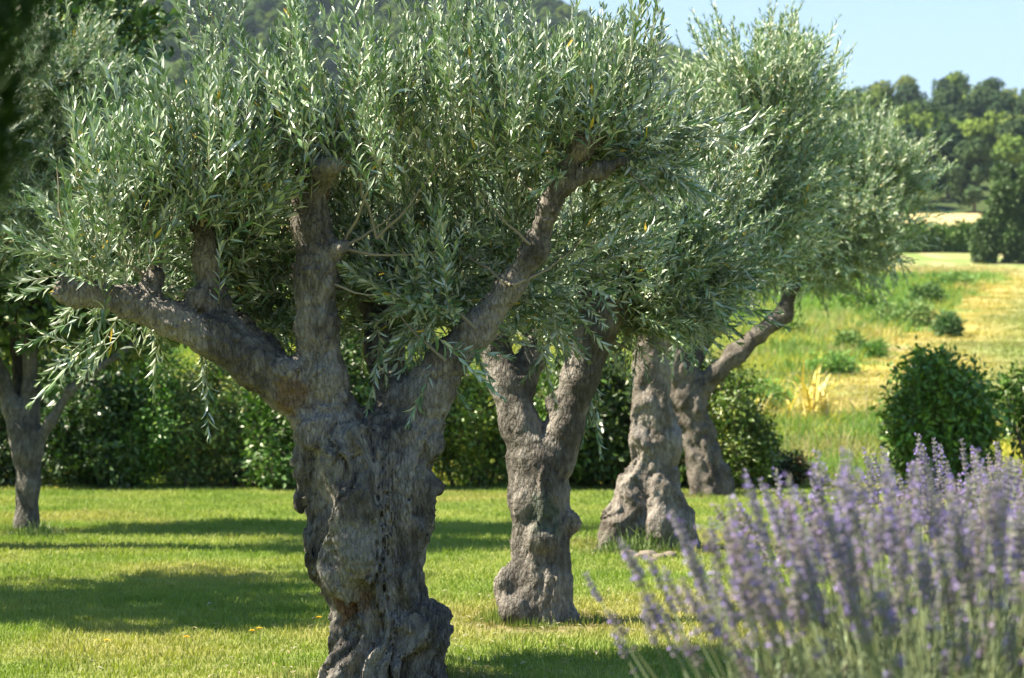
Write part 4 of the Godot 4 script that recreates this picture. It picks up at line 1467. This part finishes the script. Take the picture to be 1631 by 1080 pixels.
func build_near_things() -> void:
	rng.seed = 601
	# ---- dark cypress just beside the lens
	var spray := MB.new()
	for k in 46:
		var t := rng.randf()
		var a := rnd(0, TAU)
		var o := Vector3(cos(a), 0, sin(a))
		var p := Vector3(0, t * 0.16, 0)
		spray.leaf(p, (Vector3.UP * 1.2 + o).normalized(), o, rnd(0.02, 0.045), 0.006, Color(0.014, 0.034, 0.007).lerp(Color(0.03, 0.06, 0.012), rng.randf()), 0.3)
	var sm := spray.done()
	var d := 2.2
	var t := thing("cypress", "dark green cypress foliage hanging blurred along the left edge of the frame", "tree", Vector3(-1.105, ground(-1.105, d), -d))
	var cm := leaf_mat(0.8, Color(0.2, 0.35, 0.1), Color.WHITE, 0.2)
	var xs := []
	var cs := []
	for k in 5200:
		var y := rnd(0.15, 3.3)
		var a := rnd(0, TAU)
		var rad := 0.44 + 0.085 * smooth(0.95, 1.5, y) + 0.03 * sin(y * 9.0 + a * 2.0)
		rad *= 1.0 - smooth(2.4, 3.5, y)
		rad *= smooth(-0.1, 0.5, y) * pow(rng.randf(), 0.18)
		var o := Vector3(cos(a), 0, sin(a))
		xs.append(Transform3D(basis_up((Vector3.UP * 1.3 + o * 0.6 + rdir() * 0.3), rnd(0, TAU), rnd(0.7, 1.2)), o * rad + Vector3(0, y - 0.1, 0)))
		var g := rnd(0.7, 1.2)
		cs.append(Color(g, g, g))
	many("foliage", sm, cm, xs, cs, t)
	var tr := MB.new()
	tr.tube([Vector3(0, -0.05, 0), Vector3(0, 1.5, 0), Vector3(0, 3.2, 0)], [0.07, 0.05, 0.01], 8, Color(0.13, 0.1, 0.08))
	part("trunk", tr.done(), plain_mat(0.9, 0.2), t)

	# ---- yellow flowers in the lawn
	var petal := MB.new()
	for k in 26:
		var a := k * 2.4
		var r := 0.35 + 0.65 * k / 26.0
		petal.leaf(Vector3(0, 0.008 - 0.004 * r, 0), Vector3(cos(a), 0.75 - 0.6 * r, sin(a)).normalized(), Vector3.UP, 0.017 * r + 0.004, 0.0055, Color(0.72, 0.47, 0.015), 0.3)
	var pm := petal.done()
	var stalk := MB.new()
	stalk.tube([Vector3(0, -0.01, 0), Vector3(0.004, 0.04, 0), Vector3(0, 0.075, 0)], [0.0018, 0.0016, 0.0016], 5, Color(0.16, 0.22, 0.06))
	var sk := stalk.done()
	var ym := leaf_mat(0.6, Color(0.6, 0.5, 0.1))
	var proto: Node3D = null
	for e in [[402, 1027, "yellow dandelion in the shaded grass left of the thick trunk, one of two close together"], [413, 1023, "yellow dandelion beside another in the shaded grass, the one nearer the thick trunk"], [508, 1004, "yellow dandelion close to the foot of the thick trunk"], [297, 1038, "yellow dandelion in sunlit grass below the large shadow"], [418, 868, "yellow dandelion in the narrow shadow band left of the thick trunk"], [170, 1042, "yellow dandelion alone in the sunlit grass below the large shadow's left end"], [90, 786, "yellow flower at the far lawn edge by the grey trunk"], [760, 862, "yellow dandelion in the shadow between the two nearest trunks"], [365, 866, "yellow dandelion at the left tip of the narrow shadow band"]]:
		var dd: float = EYE * FOC / (e[1] - 600.0) * 0.985
		var at := P(e[0], e[1], dd)
		at.y = ground(at.x, dd) - 0.005
		if proto == null:
			proto = thing("dandelion", e[2], "flower", at, "yellow flowers in the lawn")
			part("flower_head", pm, ym, proto, Transform3D(Basis.IDENTITY, Vector3(0, 0.075, 0)))
			part("stalk", sk, ym, proto)
		else:
			var c: Node3D = proto.duplicate()
			c.name = numbered("dandelion")
			add_child(c, true)
			c.position = at
			c.rotation.y = rnd(0, TAU)
			c.set_meta("label", e[2])

	# ---- weeds and stones at the flared foot, weeds by the grey trunk
	var wm := leaf_mat(0.55, Color(0.5, 0.55, 0.2))
	var tuft := blade_tuft(50, 46, 0.14, 0.24, 0.009, 0.06)
	for e in [[1022, 878, 1.0, "grass tuft growing from the flared hollow foot of the pale trunk"], [988, 882, 0.7, "small grass tuft at the outer root of the flared trunk"], [58, 855, 0.6, "dark weed tuft at the foot of the grey trunk"]]:
		var dd: float = EYE * FOC / (e[1] - 600.0) - 0.12
		var at := P(e[0], e[1], dd)
		at.y = ground(at.x, dd)
		var g := thing("weed_tuft", e[3], "weed", at, "weed tufts at the trunks")
		var c := Color(0.13, 0.19, 0.05) if e[2] > 0.65 else Color(0.07, 0.13, 0.03)
		many("blades", tuft, wm, [Transform3D(Basis.IDENTITY.scaled(Vector3(e[2], e[2], e[2])), Vector3.ZERO), Transform3D(Basis(Vector3.UP, 2.0).scaled(Vector3(e[2], e[2] * 0.8, e[2])), Vector3(0.12, 0, 0.02)), Transform3D(Basis(Vector3.UP, 4.0).scaled(Vector3(e[2], e[2] * 0.7, e[2])), Vector3(-0.1, 0, 0.03)), Transform3D(Basis(Vector3.UP, 1.0).scaled(Vector3(0.5, 0.4, 0.5) * e[2]), Vector3(0.2, 0, 0.03)), Transform3D(Basis(Vector3.UP, 1.0).scaled(Vector3(0.6, 0.4, 0.5) * e[2]), Vector3(-0.2, 0, 0.0)), Transform3D(Basis(Vector3.UP, 3.0).scaled(Vector3(0.6, 0.5, 0.5) * e[2]), Vector3(0.02, 0, 0.08)), Transform3D(Basis(Vector3.UP, 5.0).scaled(Vector3(0.5, 0.6, 0.5) * e[2]), Vector3(0.06, 0, -0.05)), Transform3D(Basis(Vector3.UP, 0.4).scaled(Vector3(0.5, 0.5, 0.5) * e[2]), Vector3(-0.05, 0, -0.05)), Transform3D(Basis(Vector3.UP, 0.9).scaled(Vector3(0.5, 0.45, 0.5) * e[2]), Vector3(0.15, 0, -0.03))], [c, c, c, c, c, c, c, c, c], g)
	var stone_mat := plain_mat(0.9, 0.2)
	var names := ["at the outer left end of the row", "second from the left end", "pale one in the middle", "between the middle one and the right end", "at the right end of the row", "lowest one in front of the row"]
	var k := 0
	for e in [[1000, 882, 14], [1016, 886, 11], [1033, 884, 16], [1050, 886, 12], [1066, 884, 13], [1040, 890, 9]]:
		var dd: float = EYE * FOC / (e[1] - 600.0) - 0.28
		var r: float = e[2] * dd / FOC
		var m := MB.new()
		var sp := SphereMesh.new()
		sp.radius = 1.0; sp.height = 2.0; sp.radial_segments = 10; sp.rings = 6
		var arr := sp.get_mesh_arrays()
		for v in arr[Mesh.ARRAY_VERTEX]:
			var q: Vector3 = v
			q *= 1.0 + 0.35 * gn.get_noise_3d(q.x * 2.0 + k * 7.0, q.y * 2.0, q.z * 2.0)
			m.v.append(q * Vector3(r, r * 0.65, r * 0.8))
			m.c.append(Color(0.17, 0.145, 0.115) * rnd(0.8, 1.1))
		m.i = arr[Mesh.ARRAY_INDEX]
		m.smooth_normals()
		var at := P(e[0], e[1], dd)
		at.y = ground(at.x, dd) + r * 0.3
		var o := MeshInstance3D.new()
		o.name = numbered("stone")
		o.mesh = m.done()
		o.material_override = stone_mat
		o.position = at
		add_child(o, true)
		o.set_meta("label", "small stone before the flared trunk, " + names[k])
		o.set_meta("category", "stone")
		o.set_meta("group", "stones before the flared trunk")
		k += 1
